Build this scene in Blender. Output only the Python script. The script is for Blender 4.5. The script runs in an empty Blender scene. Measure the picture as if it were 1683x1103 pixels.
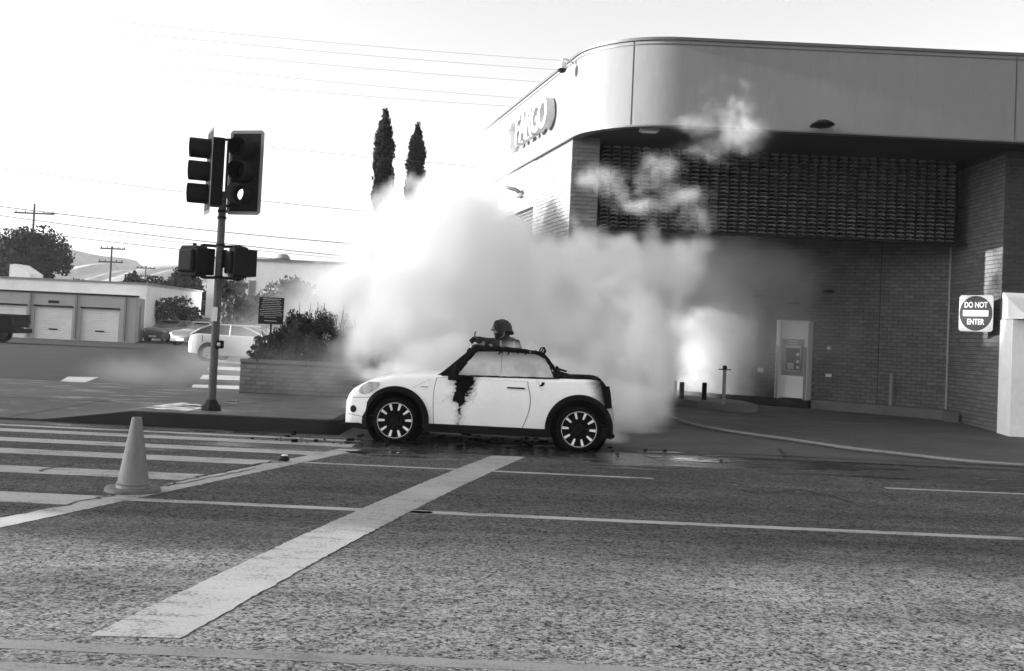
import bpy, math, random
import numpy as np
from mathutils import Vector, Matrix

random.seed(11)
RNG = np.random.default_rng(5)
S = bpy.context.scene
COL = S.collection
rad = math.radians

# ------------------------------------------------------------------ camera
FPX, PW, PH = 1750.0, 1683.0, 1103.0
EYE = 1.56
PITCH, ROLL = rad(2.0), rad(2.65)
fwd = Vector((0, math.cos(PITCH), math.sin(PITCH)))
r0 = Vector((1, 0, 0)); u0 = r0.cross(fwd)
rgt = (math.cos(ROLL) * r0 + math.sin(ROLL) * u0).normalized()
upv = rgt.cross(fwd)
CXP, CYP = 844.325, 486.954
cam_d = bpy.data.cameras.new('camera')
cam = bpy.data.objects.new('camera', cam_d); COL.objects.link(cam)
m = Matrix((rgt, upv, -fwd)).transposed().to_4x4(); m.translation = (0, 0, EYE)
cam.matrix_world = m
cam_d.sensor_width = 36; cam_d.lens = FPX / PW * 36
cam_d.shift_x = (PW / 2 - CXP) / PW; cam_d.shift_y = (CYP - PH / 2) / PW
cam_d.clip_start = 0.1; cam_d.clip_end = 6000
S.camera = cam

def ray(u, v):
    return fwd + rgt * ((u - CXP) / FPX) - upv * ((v - CYP) / FPX)
def AT(u, v, Y):
    d = ray(u, v); t = Y / d.y
    return Vector((d.x * t, Y, EYE + d.z * t))
def GND(u, v, z=0.0):
    d = ray(u, v); t = (z - EYE) / d.z
    return Vector((d.x * t, d.y * t, z))

# ------------------------------------------------------------------ world, sun
SUN_EL, SUN_AZ = rad(12.7), rad(-90)       # low sun from the left, level with the road
W = bpy.data.worlds.new('World'); S.world = W; W.use_nodes = True
nt = W.node_tree; nt.nodes.clear()
sky = nt.nodes.new('ShaderNodeTexSky'); sky.sky_type = 'NISHITA'; sky.sun_disc = False
sky.sun_elevation = SUN_EL; sky.sun_rotation = SUN_AZ
sky.air_density = 1.0; sky.dust_density = 3.0; sky.ozone_density = 1.0
bw = nt.nodes.new('ShaderNodeRGBToBW'); bg = nt.nodes.new('ShaderNodeBackground'); wo = nt.nodes.new('ShaderNodeOutputWorld')
bg.inputs['Strength'].default_value = 0.14
nt.links.new(sky.outputs[0], bw.inputs[0]); nt.links.new(bw.outputs[0], bg.inputs['Color']); nt.links.new(bg.outputs[0], wo.inputs['Surface'])
sd = bpy.data.lights.new('sun', 'SUN'); sd.energy = 4.0; sd.angle = rad(0.5); sd.color = (1, 1, 1)
sun = bpy.data.objects.new('sun', sd); COL.objects.link(sun)
sdir = Vector((-math.cos(SUN_EL), 0.0, math.sin(SUN_EL)))
sun.rotation_euler = sdir.to_track_quat('Z', 'Y').to_euler(); sun.location = (-30, 10, 30)
vs = S.view_settings
S.display_settings.display_device = 'sRGB'
vs.view_transform = 'Standard'; vs.look = 'None'; vs.gamma = 1; vs.use_curve_mapping = False
vs.exposure = 1.75
S.render.engine = 'CYCLES'
cy = S.cycles
cy.max_bounces = 18; cy.diffuse_bounces = 3; cy.glossy_bounces = 3; cy.transmission_bounces = 4
cy.volume_bounces = 16; cy.transparent_max_bounces = 12
cy.volume_step_rate = 1.5; cy.volume_max_steps = 256
cy.use_denoising = True

# ------------------------------------------------------------------ materials (all neutral: the place is seen in black and white)
def newmat(name):
    mt = bpy.data.materials.new(name); mt.use_nodes = True
    return mt, mt.node_tree, mt.node_tree.nodes['Principled BSDF']
def N(t, kind, **kw):
    n = t.nodes.new(kind)
    for k, v in kw.items(): setattr(n, k, v)
    return n
def val(t, op, a, b=None, c=None, clamp=False):
    n = t.nodes.new('ShaderNodeMath'); n.operation = op; n.use_clamp = clamp
    for i, x in enumerate((a, b, c)):
        if x is None: continue
        if isinstance(x, (int, float)): n.inputs[i].default_value = x
        else: t.links.new(x, n.inputs[i])
    return n.outputs[0]
def maprange(t, x, a, b, c, d, smooth=False):
    n = t.nodes.new('ShaderNodeMapRange')
    if smooth: n.interpolation_type = 'SMOOTHSTEP'
    t.links.new(x, n.inputs[0])
    for i, q in enumerate((a, b, c, d)): n.inputs[i + 1].default_value = q
    return n.outputs[0]
def noise(t, vec, scale, detail=4, rough=0.55, dist=0.0):
    n = t.nodes.new('ShaderNodeTexNoise'); n.inputs['Scale'].default_value = scale
    n.inputs['Detail'].default_value = detail; n.inputs['Roughness'].default_value = rough
    n.inputs['Distortion'].default_value = dist
    if vec is not None: t.links.new(vec, n.inputs['Vector'])
    return n.outputs[0]
def coords(t, world=False):
    if world: return N(t, 'ShaderNodeNewGeometry').outputs['Position']
    return N(t, 'ShaderNodeTexCoord').outputs['Object']
def scaled(t, vec, s):
    n = t.nodes.new('ShaderNodeVectorMath'); n.operation = 'MULTIPLY'; n.inputs[1].default_value = s
    t.links.new(vec, n.inputs[0]); return n.outputs[0]
def bump(t, h, bs, strength=0.4, dist=0.01):
    b = t.nodes.new('ShaderNodeBump'); b.inputs['Strength'].default_value = strength; b.inputs['Distance'].default_value = dist
    t.links.new(h, b.inputs['Height']); t.links.new(b.outputs[0], bs.inputs['Normal'])
def M(name, v, rough=0.7, amt=0.2, scale=6.0, metal=0.0, bmp=0.15, bscale=60.0, coat=0.0, stretch=None, tone=False, spec=0.25):
    mt, t, bs = newmat(name)
    c = coords(t)
    if stretch: c = scaled(t, c, stretch)
    n1 = noise(t, c, scale, 6, 0.65); n2 = noise(t, c, scale * 9, 3, 0.6)
    mixv = val(t, 'MULTIPLY_ADD', n2, 0.35, val(t, 'MULTIPLY', n1, 0.65))
    o = maprange(t, mixv, 0.3, 0.7, v * (1 - amt), v * (1 + amt))
    if tone:
        at = N(t, 'ShaderNodeAttribute', attribute_name='tone')
        o = val(t, 'MULTIPLY', o, at.outputs['Fac'])
    t.links.new(o, bs.inputs['Base Color'])
    bs.inputs['Roughness'].default_value = rough; bs.inputs['Metallic'].default_value = metal
    bs.inputs['Specular IOR Level'].default_value = spec
    if coat: bs.inputs['Coat Weight'].default_value = coat; bs.inputs['Coat Roughness'].default_value = 0.08
    if bmp: bump(t, noise(t, c, bscale, 4, 0.6), bs, bmp, 0.006)
    return mt

def asphalt(name, dark, light, split):
    mt, t, bs = newmat(name)
    p = coords(t, True)
    sp = N(t, 'ShaderNodeSeparateXYZ'); t.links.new(p, sp.inputs[0])
    vor = N(t, 'ShaderNodeTexVoronoi'); vor.inputs['Scale'].default_value = 62; t.links.new(p, vor.inputs['Vector'])
    sv = N(t, 'ShaderNodeSeparateColor'); t.links.new(vor.outputs['Color'], sv.inputs[0])
    vor2 = N(t, 'ShaderNodeTexVoronoi'); vor2.inputs['Scale'].default_value = 24; t.links.new(p, vor2.inputs['Vector'])
    sv2 = N(t, 'ShaderNodeSeparateColor'); t.links.new(vor2.outputs['Color'], sv2.inputs[0])
    fine = noise(t, p, 35, 5, 0.7)
    big = noise(t, scaled(t, p, (0.25, 1.0, 1)), 0.9, 6, 0.6)
    streak = noise(t, scaled(t, p, (0.3, 3.5, 1)), 1.4, 5, 0.65)
    # paler near lane: age plus sunlight in the colour; darker band: painted shadow edge
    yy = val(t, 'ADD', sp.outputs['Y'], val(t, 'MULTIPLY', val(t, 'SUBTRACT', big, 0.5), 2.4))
    sunlit_old = maprange(t, yy, split - 0.9, split + 0.5, 1, 0, True)
    shadow_band = maprange(t, val(t, 'ABSOLUTE', val(t, 'SUBTRACT', yy, split + 0.55)), 0.0, 0.9, 1, 0, True)
    base = val(t, 'MULTIPLY_ADD', sunlit_old, light - dark, dark)
    base = val(t, 'MULTIPLY', base, maprange(t, shadow_band, 0, 1, 1.0, 0.78))
    base = val(t, 'MULTIPLY', base, maprange(t, streak, 0.3, 0.7, 0.8, 1.2))
    for yt in (6.3, 7.9, 10.1, 11.5):
        tr = maprange(t, val(t, 'ABSOLUTE', val(t, 'SUBTRACT', val(t, 'ADD', sp.outputs['Y'], val(t, 'MULTIPLY', streak, .5)), yt + .25)), 0.05, 0.38, 1, 0, True)
        base = val(t, 'MULTIPLY', base, maprange(t, val(t, 'MULTIPLY', tr, big), 0, .7, 1, .74))
    agg = val(t, 'ADD', val(t, 'MULTIPLY', sv.outputs[0], 0.5), val(t, 'MULTIPLY', sv2.outputs[0], 0.2))
    agg = val(t, 'ADD', agg, val(t, 'MULTIPLY', fine, 0.5))
    g = maprange(t, agg, 0.28, 0.82, 0.0, 2.2)
    o = val(t, 'MULTIPLY', base, g)
    blot = noise(t, scaled(t, p, (0.6, 1.2, 1)), 0.55, 5, 0.7, 0.6)
    o = val(t, 'MULTIPLY', o, maprange(t, blot, 0.38, 0.66, 1.22, 0.74))
    wn = noise(t, scaled(t, p, (0.5, 2.2, 1)), 1.1, 6, 0.65)
    near = maprange(t, val(t, 'ABSOLUTE', val(t, 'SUBTRACT', sp.outputs['Y'], 14.3)), 0.3, 2.2, 1, 0, True)
    nearx = maprange(t, val(t, 'ABSOLUTE', val(t, 'SUBTRACT', sp.outputs['X'], 0.6)), 3.0, 7.5, 1, 0, True)
    wet = maprange(t, val(t, 'ADD', wn, val(t, 'MULTIPLY', val(t, 'MULTIPLY', near, nearx), 0.34)), 0.66, 0.80, 0, 1, True)
    o = val(t, 'MULTIPLY', o, maprange(t, wet, 0, 1, 1, 0.45))
    t.links.new(o, bs.inputs['Base Color'])
    t.links.new(maprange(t, wet, 0, 1, 0.92, 0.16), bs.inputs['Roughness']); t.links.new(maprange(t, wet, 0, 1, 0.12, 0.5), bs.inputs['Specular IOR Level'])
    bump(t, agg, bs, 0.7, 0.012)
    return mt
def concrete(name, v, wet=0.0, amt=0.22, spec=0.25):
    mt, t, bs = newmat(name); bs.inputs['Specular IOR Level'].default_value = spec
    p = coords(t, True)
    n1 = noise(t, p, 0.8, 6, 0.65); n2 = noise(t, p, 24, 5, 0.7); n3 = noise(t, scaled(t, p, (0.5, 1.3, 1)), 2.2, 4, 0.6)
    mixv = val(t, 'ADD', val(t, 'MULTIPLY', n1, 0.5), val(t, 'ADD', val(t, 'MULTIPLY', n2, 0.25), val(t, 'MULTIPLY', n3, 0.25)))
    o = maprange(t, mixv, 0.32, 0.68, v * (1 - amt), v * (1 + amt))
    damp = maprange(t, n3, 0.5, 0.62, 0, wet, True)
    o = val(t, 'MULTIPLY', o, maprange(t, damp, 0, 1, 1, 0.5))
    t.links.new(o, bs.inputs['Base Color'])
    t.links.new(maprange(t, damp, 0, 1, 0.85, 0.15), bs.inputs['Roughness'])
    bump(t, n2, bs, 0.25, 0.006)
    return mt
def worn_paint(name, v, under=0.06, wear=0.5):
    mt, t, bs = newmat(name)
    p = coords(t, True)
    a = noise(t, scaled(t, p, (0.6, 2.0, 1)), 5, 6, 0.75); b = noise(t, p, 45, 4, 0.7); c = noise(t, p, 0.9, 4, 0.6)
    k = val(t, 'ADD', val(t, 'MULTIPLY', a, 0.55), val(t, 'MULTIPLY', b, 0.45))
    k = val(t, 'ADD', k, val(t, 'MULTIPLY', val(t, 'SUBTRACT', c, 0.5), 0.30))
    mask = maprange(t, k, wear - 0.10, wear + 0.01, 0.12, 1, True)
    pv = val(t, 'MULTIPLY', maprange(t, c, 0.3, 0.7, v * 0.85, v * 1.1), maprange(t, b, 0.3, 0.7, 0.85, 1.1))
    o = val(t, 'ADD', val(t, 'MULTIPLY', pv, mask), val(t, 'MULTIPLY', under, val(t, 'SUBTRACT', 1.0, mask)))
    t.links.new(o, bs.inputs['Base Color'])
    bs.inputs['Roughness'].default_value = 0.75
    bump(t, k, bs, 0.3, 0.006)
    return mt

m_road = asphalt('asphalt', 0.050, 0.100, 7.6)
m_lot = M('lot_asphalt', 0.028, 0.95, 0.3, 0.7, bscale=20, spec=0.08)
m_walk = concrete('sidewalk_concrete', 0.095, 0.6)
m_drive = concrete('driveway_concrete', 0.082, 0.25, 0.3)
m_gutter = concrete('gutter_concrete', 0.075, 0.9, 0.35)
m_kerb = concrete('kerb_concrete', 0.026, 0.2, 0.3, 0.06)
m_kerb_l = concrete('pale_kerb_concrete', 0.14, 0.0, 0.25)
for _n in ():
    pass
m_line = worn_paint('line_paint', 0.32, 0.05, 0.475)
m_line2 = worn_paint('stop_paint', 0.28, 0.06, 0.475)
m_yel = worn_paint('centre_paint', 0.15, 0.07, 0.485)
m_crack = M('crack_tar', 0.015, 0.6, 0.2)
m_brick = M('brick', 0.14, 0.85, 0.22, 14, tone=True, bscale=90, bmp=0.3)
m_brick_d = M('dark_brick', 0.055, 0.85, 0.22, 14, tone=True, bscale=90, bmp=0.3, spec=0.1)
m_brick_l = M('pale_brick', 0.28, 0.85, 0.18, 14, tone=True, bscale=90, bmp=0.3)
m_mortar = M('mortar', 0.065, 0.95, 0.2, 12)
m_mortar_l = M('pale_mortar', 0.12, 0.95, 0.2, 12)
m_stucco = M('fascia_stucco', 0.205, 0.8, 0.11, 1.6, bscale=120, bmp=0.35, stretch=(1, 1, .22))
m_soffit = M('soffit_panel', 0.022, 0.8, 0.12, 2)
m_coping = M('coping_metal', 0.11, 0.5, 0.15, 8, metal=0.3)
m_seam = M('joint_grey', 0.06, 0.8, 0.1)  # plain dark grey for joints and seams
m_dark = M('dark_metal', 0.012, 0.6, 0.25, 10, spec=0.12)
m_black = M('black_plastic', 0.006, 0.6, 0.3, 14, spec=0.06)
m_tyre = M('tyre_rubber', 0.006, 0.85, 0.3, 20, spec=0.04)
m_tile = M('clay_tile', 0.42, 0.8, 0.22, 9, tone=True)
m_white = M('white_metal', 0.7, 0.4, 0.06, 4)
m_offwhite = M('white_wall', 0.8, 0.8, 0.12, 1.2)
m_greywall = M('grey_wall', 0.36, 0.85, 0.12, 1.0)
m_pole = M('galvanised_pole', 0.085, 0.65, 0.4, 7, metal=0.2, spec=0.2)
m_sig = M('signal_housing', 0.011, 0.5, 0.25, 12, spec=0.08)
m_reflect = M('reflective_border', 0.22, 0.5, 0.12, 20)
m_alu = M('machined_alloy', 0.85, 0.35, 0.05, 20, metal=0.2)
m_glassdark = M('dark_lens', 0.02, 0.15, 0.2, 6)
m_wood = M('pole_wood', 0.07, 0.9, 0.3, 9)
m_wire = M('wire', 0.05, 0.6, 0.1)
m_wire_l = M('pale_wire', 0.30, 0.6, 0.1)
m_leaf = M('leaf', 0.040, 0.7, 0.6, 3, tone=True, bmp=0, spec=0.15)
m_leaf_d = M('dark_leaf', 0.011, 0.8, 0.6, 1.5, tone=True, bmp=0, spec=0.1)
m_hill = M('hill_scrub', 0.26, 0.95, 0.45, 0.03, bmp=0)
m_char = M('charred_metal', 0.006, 0.9, 0.6, 18, bmp=0.6, bscale=40, spec=0.08)
m_cone = M('cone_plastic', 0.17, 0.55, 0.25, 7, bmp=0.1, spec=0.3, stretch=(3, 3, .6))
m_cloth = M('turnout_cloth', 0.03, 0.95, 0.7, 9, bmp=0.8, bscale=40, spec=0.1)
m_helmet = M('helmet_shell', 0.02, 0.5, 0.8, 9, spec=0.3)
m_skin = M('skin', 0.3, 0.6, 0.1)
m_hose = M('hose_jacket', 0.19, 0.8, 0.2, 20, bmp=0.4, bscale=150)
m_chrome = M('brushed_steel', 0.45, 0.35, 0.1, 20, metal=0.7)
m_screen = M('dark_screen', 0.03, 0.2, 0.1)
m_grey = M('grey_panel', 0.20, 0.5, 0.08, 5)
m_carw = M('silver_paint', 0.42, 0.3, 0.05, 4, coat=0.6)
m_carg = M('grey_paint', 0.10, 0.3, 0.08, 4, coat=0.6)
m_carglass = M('tinted_glass', 0.06, 0.08, 0.2, 4, bmp=0)
m_signdark = M('sign_face_dark', 0.018, 0.6, 0.1, 8, spec=0.15)
m_signtext = M('sign_lettering', 0.6, 0.5, 0.05, 8)
m_soil = M('soil', 0.05, 0.95, 0.4, 12)

# white body paint with soot where the fire reached it (marks with a shape of their own)
def burnt_paint():
    mt, t, bs = newmat('burnt_white_paint')
    p = coords(t); sp = N(t, 'ShaderNodeSeparateXYZ'); t.links.new(p, sp.inputs[0])
    X, Z = sp.outputs['X'], sp.outputs['Z']
    n1 = noise(t, p, 7, 6, 0.7); n2 = noise(t, p, 26, 4, 0.6); n3 = noise(t, p, 1.6, 3, 0.5)
    w = val(t, 'MULTIPLY', val(t, 'SUBTRACT', n1, 0.5), 0.38)
    cx = maprange(t, Z, 0.40, 0.97, 0.860, 0.925)
    hw = val(t, 'ADD', maprange(t, Z, 0.42, 0.70, 0.005, 0.115, True), maprange(t, Z, 0.72, 0.97, 0.0, 0.06))
    d = val(t, 'SUBTRACT', val(t, 'ADD', hw, w), val(t, 'ABSOLUTE', val(t, 'SUBTRACT', X, cx)))
    s1 = val(t, 'MAXIMUM', maprange(t, d, -0.012, 0.03, 0, 1, True), maprange(t, d, -0.09, 0.03, 0, .45, True))
    d2 = val(t, 'SUBTRACT', val(t, 'ADD', X, val(t, 'MULTIPLY', w, 0.5)), val(t, 'MULTIPLY_ADD', Z, -0.25, 2.93))
    s2 = maprange(t, d2, -0.16, 0.10, 0, 1, True)
    s2 = val(t, 'MULTIPLY', s2, maprange(t, Z, 0.55, 0.72, 0.35, 1, True))
    s3 = maprange(t, val(t, 'ADD', val(t, 'ADD', Z, val(t, 'MULTIPLY', X, -.012)), val(t, 'MULTIPLY', w, 0.08)), 0.944, 0.962, 0, 1, True)
    s3 = val(t, 'MULTIPLY', s3, maprange(t, X, 0.55, 0.7, 0, 1, True))
    s4 = maprange(t, val(t, 'ADD', n1, val(t, 'MULTIPLY', n2, 0.4)), 0.86, 0.95, 0, 0.6, True)
    s = val(t, 'MAXIMUM', val(t, 'MAXIMUM', s1, s2), val(t, 'MAXIMUM', s3, s4), clamp=True)
    pv = val(t, 'MULTIPLY', maprange(t, n3, 0.3, 0.7, 0.76, 0.84), maprange(t, n2, 0.3, 0.7, 0.96, 1.03))
    o = val(t, 'ADD', val(t, 'MULTIPLY', pv, val(t, 'SUBTRACT', 1.0, s)), val(t, 'MULTIPLY', s, 0.005))
    t.links.new(maprange(t, s, 0, 1, 0.5, 0.03), bs.inputs['Specular IOR Level'])
    bump(t, n2, bs, 0.15, 0.004)
    t.links.new(o, bs.inputs['Base Color'])
    t.links.new(maprange(t, s, 0, 1, 0.32, 0.9), bs.inputs['Roughness'])
    t.links.new(maprange(t, s, 0, 1, 0.5, 0.0), bs.inputs['Coat Weight'])
    return mt
m_mini = burnt_paint()
def film_glass():
    mt, t, bs = newmat('smoked_glass')
    p = coords(t); n1 = noise(t, p, 2.5, 5, 0.6)
    sp = N(t, 'ShaderNodeSeparateXYZ'); t.links.new(p, sp.inputs[0])
    sg_ = maprange(t, val(t, 'ADD', sp.outputs['Z'], val(t, 'MULTIPLY', n1, .3)), 1.28, 1.47, 1, .3, True)
    t.links.new(val(t, 'MULTIPLY', sg_, maprange(t, n1, 0.3, 0.7, 0.42, 0.62)), bs.inputs['Base Color'])
    bs.inputs['Roughness'].default_value = 0.25
    t.links.new(maprange(t, n1, 0.3, 0.7, 0.55, 0.85), bs.inputs['Alpha'])
    return mt
m_film = film_glass()
def glow():
    mt, t, bs = newmat('lit_lens')
    bs.inputs['Base Color'].default_value = (0.8, 0.8, 0.8, 1)
    bs.inputs['Emission Color'].default_value = (1, 1, 1, 1); bs.inputs['Emission Strength'].default_value = 0.55
    return mt
m_glow = glow()
m_lamp = M('headlamp_glass', 0.36, 0.12, 0.7, 13, coat=0.5, bmp=0)

# ------------------------------------------------------------------ mesh helpers
def tagp(o, label=None, cat=None, group=None, kind=None):
    if label: o['label'] = label
    if cat: o['category'] = cat
    if group: o['group'] = group
    if kind: o['kind'] = kind
    return o
ORG = {}
def thing(name, label, cat, loc=(0, 0, 0), group=None, rz=0.0, world=False):
    o = bpy.data.objects.new(name, None); COL.objects.link(o); o.empty_display_size = 0.2
    o.location = loc; o.rotation_euler = (0, 0, rz)
    tagp(o, label, cat, group)
    if world: ORG[o.name] = Vector(loc)
    return o
class MB:
    def __init__(s): s.v = []; s.f = []; s.t = []
    def add(s, vs, fs, tone=1.0):
        b = len(s.v); s.v += [tuple(x) for x in vs]; s.f += [tuple(i + b for i in f) for f in fs]; s.t += [tone] * len(fs)
    def box(s, c, d, rz=0.0, mat=None, tone=1.0):
        hx, hy, hz = d[0] / 2, d[1] / 2, d[2] / 2
        R = mat if mat is not None else Matrix.Rotation(rz, 3, 'Z')
        c = Vector(c)
        vs = [c + R @ Vector((x * hx, y * hy, z * hz)) for z in (-1, 1) for y in (-1, 1) for x in (-1, 1)]
        s.add(vs, [(0, 2, 3, 1), (4, 5, 7, 6), (0, 1, 5, 4), (2, 6, 7, 3), (0, 4, 6, 2), (1, 3, 7, 5)], tone)
        return s
    def b2(s, a, b): 
        return s.box([(a[i] + b[i]) / 2 for i in range(3)], [abs(b[i] - a[i]) for i in range(3)])
    def prism(s, pts, z0, z1):           # vertical prism from xy polygon
        n = len(pts)
        s.add([(p[0], p[1], z0) for p in pts] + [(p[0], p[1], z1) for p in pts],
              [tuple(range(n))[::-1], tuple(range(n, 2 * n))] + [(i, (i + 1) % n, n + (i + 1) % n, n + i) for i in range(n)])
        return s
    def prism_y(s, pts, y0, y1):         # outline in xz pushed along y
        n = len(pts)
        s.add([(p[0], y0, p[1]) for p in pts] + [(p[0], y1, p[1]) for p in pts],
              [tuple(range(n)), tuple(range(n, 2 * n))[::-1]] + [((i + 1) % n, i, n + i, n + (i + 1) % n) for i in range(n)])
        return s
    def tube(s, pts, r, n=8, cap=True):
        pts = [Vector(p) for p in pts]; k = len(pts)
        rr = r if isinstance(r, (list, tuple)) else [r] * k
        vs = []; prev = None
        for i, p in enumerate(pts):
            d = (pts[min(i + 1, k - 1)] - pts[max(i - 1, 0)]).normalized()
            if prev is None:
                a = Vector((0, 0, 1)) if abs(d.z) < 0.9 else Vector((1, 0, 0))
                x = d.cross(a).normalized()
            else:
                x = (prev - d * prev.dot(d)).normalized()
            prev = x; y = d.cross(x)
            vs += [p + (x * math.cos(2 * math.pi * j / n) + y * math.sin(2 * math.pi * j / n)) * rr[i] for j in range(n)]
        fs = [(i * n + j, i * n + (j + 1) % n, (i + 1) * n + (j + 1) % n, (i + 1) * n + j) for i in range(k - 1) for j in range(n)]
        if cap: fs += [tuple(range(n))[::-1], tuple(range((k - 1) * n, k * n))]
        s.add(vs, fs); return s
    def lathe(s, prof, n=24, mat=None, axis='Z', origin=(0, 0, 0), cap=False):
        R = mat if mat is not None else Matrix.Identity(3); o = Vector(origin); k = len(prof); vs = []
        for r, z in prof:
            for j in range(n):
                a = 2 * math.pi * j / n
                p = Vector((r * math.cos(a), r * math.sin(a), z)) if axis == 'Z' else Vector((r * math.cos(a), z, r * math.sin(a)))
                vs.append(o + R @ p)
        fs = [(i * n + j, i * n + (j + 1) % n, (i + 1) * n + (j + 1) % n, (i + 1) * n + j) for i in range(k - 1) for j in range(n)]
        if cap and prof[0][0] > 1e-6: fs.append(tuple(range(n))[::-1])
        if cap and prof[-1][0] > 1e-6: fs.append(tuple(range((k - 1) * n, k * n)))
        s.add(vs, fs); return s
    def mesh(s, name, smooth=None):
        me = bpy.data.meshes.new(name); me.from_pydata(s.v, [], s.f)
        me.validate()
        if len(me.polygons) == len(s.t):
            a = me.attributes.new('tone', 'FLOAT', 'FACE'); a.data.foreach_set('value', s.t)
        if smooth:
            me.polygons.foreach_set('use_smooth', [True] * len(me.polygons)); me.set_sharp_from_angle(angle=rad(smooth))
        me.update(); return me
    def build(s, name, mat, parent=None, smooth=None, bevel=0.0, **kw):
        root = parent
        while root is not None and root.parent is not None: root = root.parent
        if root is not None and root.name in ORG:
            o_ = ORG[root.name]; s.v = [(p[0] - o_.x, p[1] - o_.y, p[2] - o_.z) for p in s.v]
        me = s.mesh(name, smooth); me.materials.append(mat)
        o = bpy.data.objects.new(name, me); COL.objects.link(o)
        if parent is not None: o.parent = parent
        if bevel:
            b = o.modifiers.new('bevel', 'BEVEL'); b.width = bevel; b.segments = 2; b.limit_method = 'ANGLE'
        tagp(o, **kw); return o
def part_copy(o, parent, loc):
    c = o.copy(); COL.objects.link(c); c.parent = parent; c.location = loc; return c
def alone(mb, name, mat, label, cat, loc=(0, 0, 0), group=None, **kw):
    """one mesh that is a thing of its own; vertices given in world space, origin moved to its base"""
    l = Vector(loc); mb.v = [(p[0] - l.x, p[1] - l.y, p[2] - l.z) for p in mb.v]
    o = mb.build(name, mat, None, **kw); o.location = l; tagp(o, label, cat, group); return o

def tobool(o, cutters):
    for i, c in enumerate(cutters):
        b = o.modifiers.new('cut%d' % i, 'BOOLEAN'); b.operation = 'DIFFERENCE'; b.object = c; b.solver = 'EXACT'
    dg = bpy.context.evaluated_depsgraph_get()
    me = bpy.data.meshes.new_from_object(o.evaluated_get(dg)); o.modifiers.clear(); o.data = me
    for c in cutters: bpy.data.objects.remove(c, do_unlink=True)
    return o

def text_mesh(txt, size, extrude, offset=0.0, align='CENTER'):
    c = bpy.data.curves.new('text', 'FONT'); c.body = txt; c.size = size; c.extrude = extrude; c.offset = offset
    c.align_x = align; c.align_y = 'CENTER'
    o = bpy.data.objects.new('text', c); COL.objects.link(o)
    dg = bpy.context.evaluated_depsgraph_get()
    me = bpy.data.meshes.new_from_object(o.evaluated_get(dg)); bpy.data.objects.remove(o, do_unlink=True)
    return me

# ------------------------------------------------------------------ ground
def sheet(name, xs, ys, zf, mat, skirt=0.0, mask=None, **kw):
    nx, ny = len(xs), len(ys)
    vs = [(x, y, zf(x, y)) for y in ys for x in xs]
    fs = [(j * nx + i, j * nx + i + 1, (j + 1) * nx + i + 1, (j + 1) * nx + i) for j in range(ny - 1) for i in range(nx - 1)]
    b = MB(); b.add(vs, fs); return b.build(name, mat, None, smooth=60, **kw)
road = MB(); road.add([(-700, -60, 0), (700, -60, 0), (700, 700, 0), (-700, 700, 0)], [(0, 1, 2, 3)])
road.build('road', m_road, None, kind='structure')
lot = MB(); lot.add([(-90, 21.35, 0.008), (60, 21.35, 0.008), (60, 130, 0.008), (-90, 130, 0.008)], [(0, 1, 2, 3)])
lot.build('side_street', m_lot, None, kind='structure')

KH, KY = 0.19, 15.22
KX_END = -2.38
def kerb_h(x): return KH * min(1, max(0, (x + 6.75) / 1.35))
def walk_z(x, y):
    k = kerb_h(x)
    return max(k, KH * min(1, max(0, (y - KY) / 2.2))) if y > KY + .001 else k
xs = [-40, -30, -20, -15, -12, -10, -8.5, -7.5, -6.75, -6.4, -6.07, -5.74, -5.4, -5, -4.5, -4, -3.5, -3, KX_END - .18]
ys = [KY + .16, 15.8, 16.2, 16.6, 17.0, 17.42, 18.4, 19.4, 20.4, 21.3]
sheet('sidewalk', xs, ys, lambda x, y: walk_z(x, y) + .002, m_walk, kind='structure')
# sidewalk behind the driveway return, under planter and shrubs
sheet('planting_strip', [KX_END - .17, -1, 0, 1.2], [19.0, 20, 21.3], lambda x, y: KH + .002, m_walk, kind='structure')
# kerb, following the road and returning into the driveway mouth
kp = [(x, KY) for x in (-9, -7.5, -6.75, -6.4, -6.07, -5.74, -5.4, -5, -4, -3, KX_END - .3)]
kp += [(KX_END - .3 + .3 * math.sin(a), KY + .3 - .3 * math.cos(a)) for a in (rad(22), rad(45), rad(68), rad(90))]
kp += [(KX_END, 17), (KX_END, 19)]
kb = MB(); vs = []; fs = []
for i, (x, y) in enumerate(kp):
    a = Vector(kp[max(i - 1, 0)]); b = Vector(kp[min(i + 1, len(kp) - 1)]); d = (b - a).normalized(); nrm = Vector((-d.y, d.x))
    h = kerb_h(x) if x < -4 else KH
    if y > 17.5: h = 0.12
    q = Vector((x, y))
    vs += [(q.x, q.y, -.03), (q.x + nrm.x * .02, q.y + nrm.y * .02, h), (q.x + nrm.x * .035, q.y + nrm.y * .035, h + .008), (q.x + nrm.x * .17, q.y + nrm.y * .17, h + .008), (q.x + nrm.x * .17, q.y + nrm.y * .17, -.03)]
for i in range(len(kp) - 1):
    for j in range(4): fs.append((i * 5 + j, i * 5 + 5 + j, i * 5 + 6 + j, i * 5 + 1 + j))
kb.add(vs, fs); kb.build('kerb', m_kerb, None, smooth=50, kind='structure')
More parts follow.
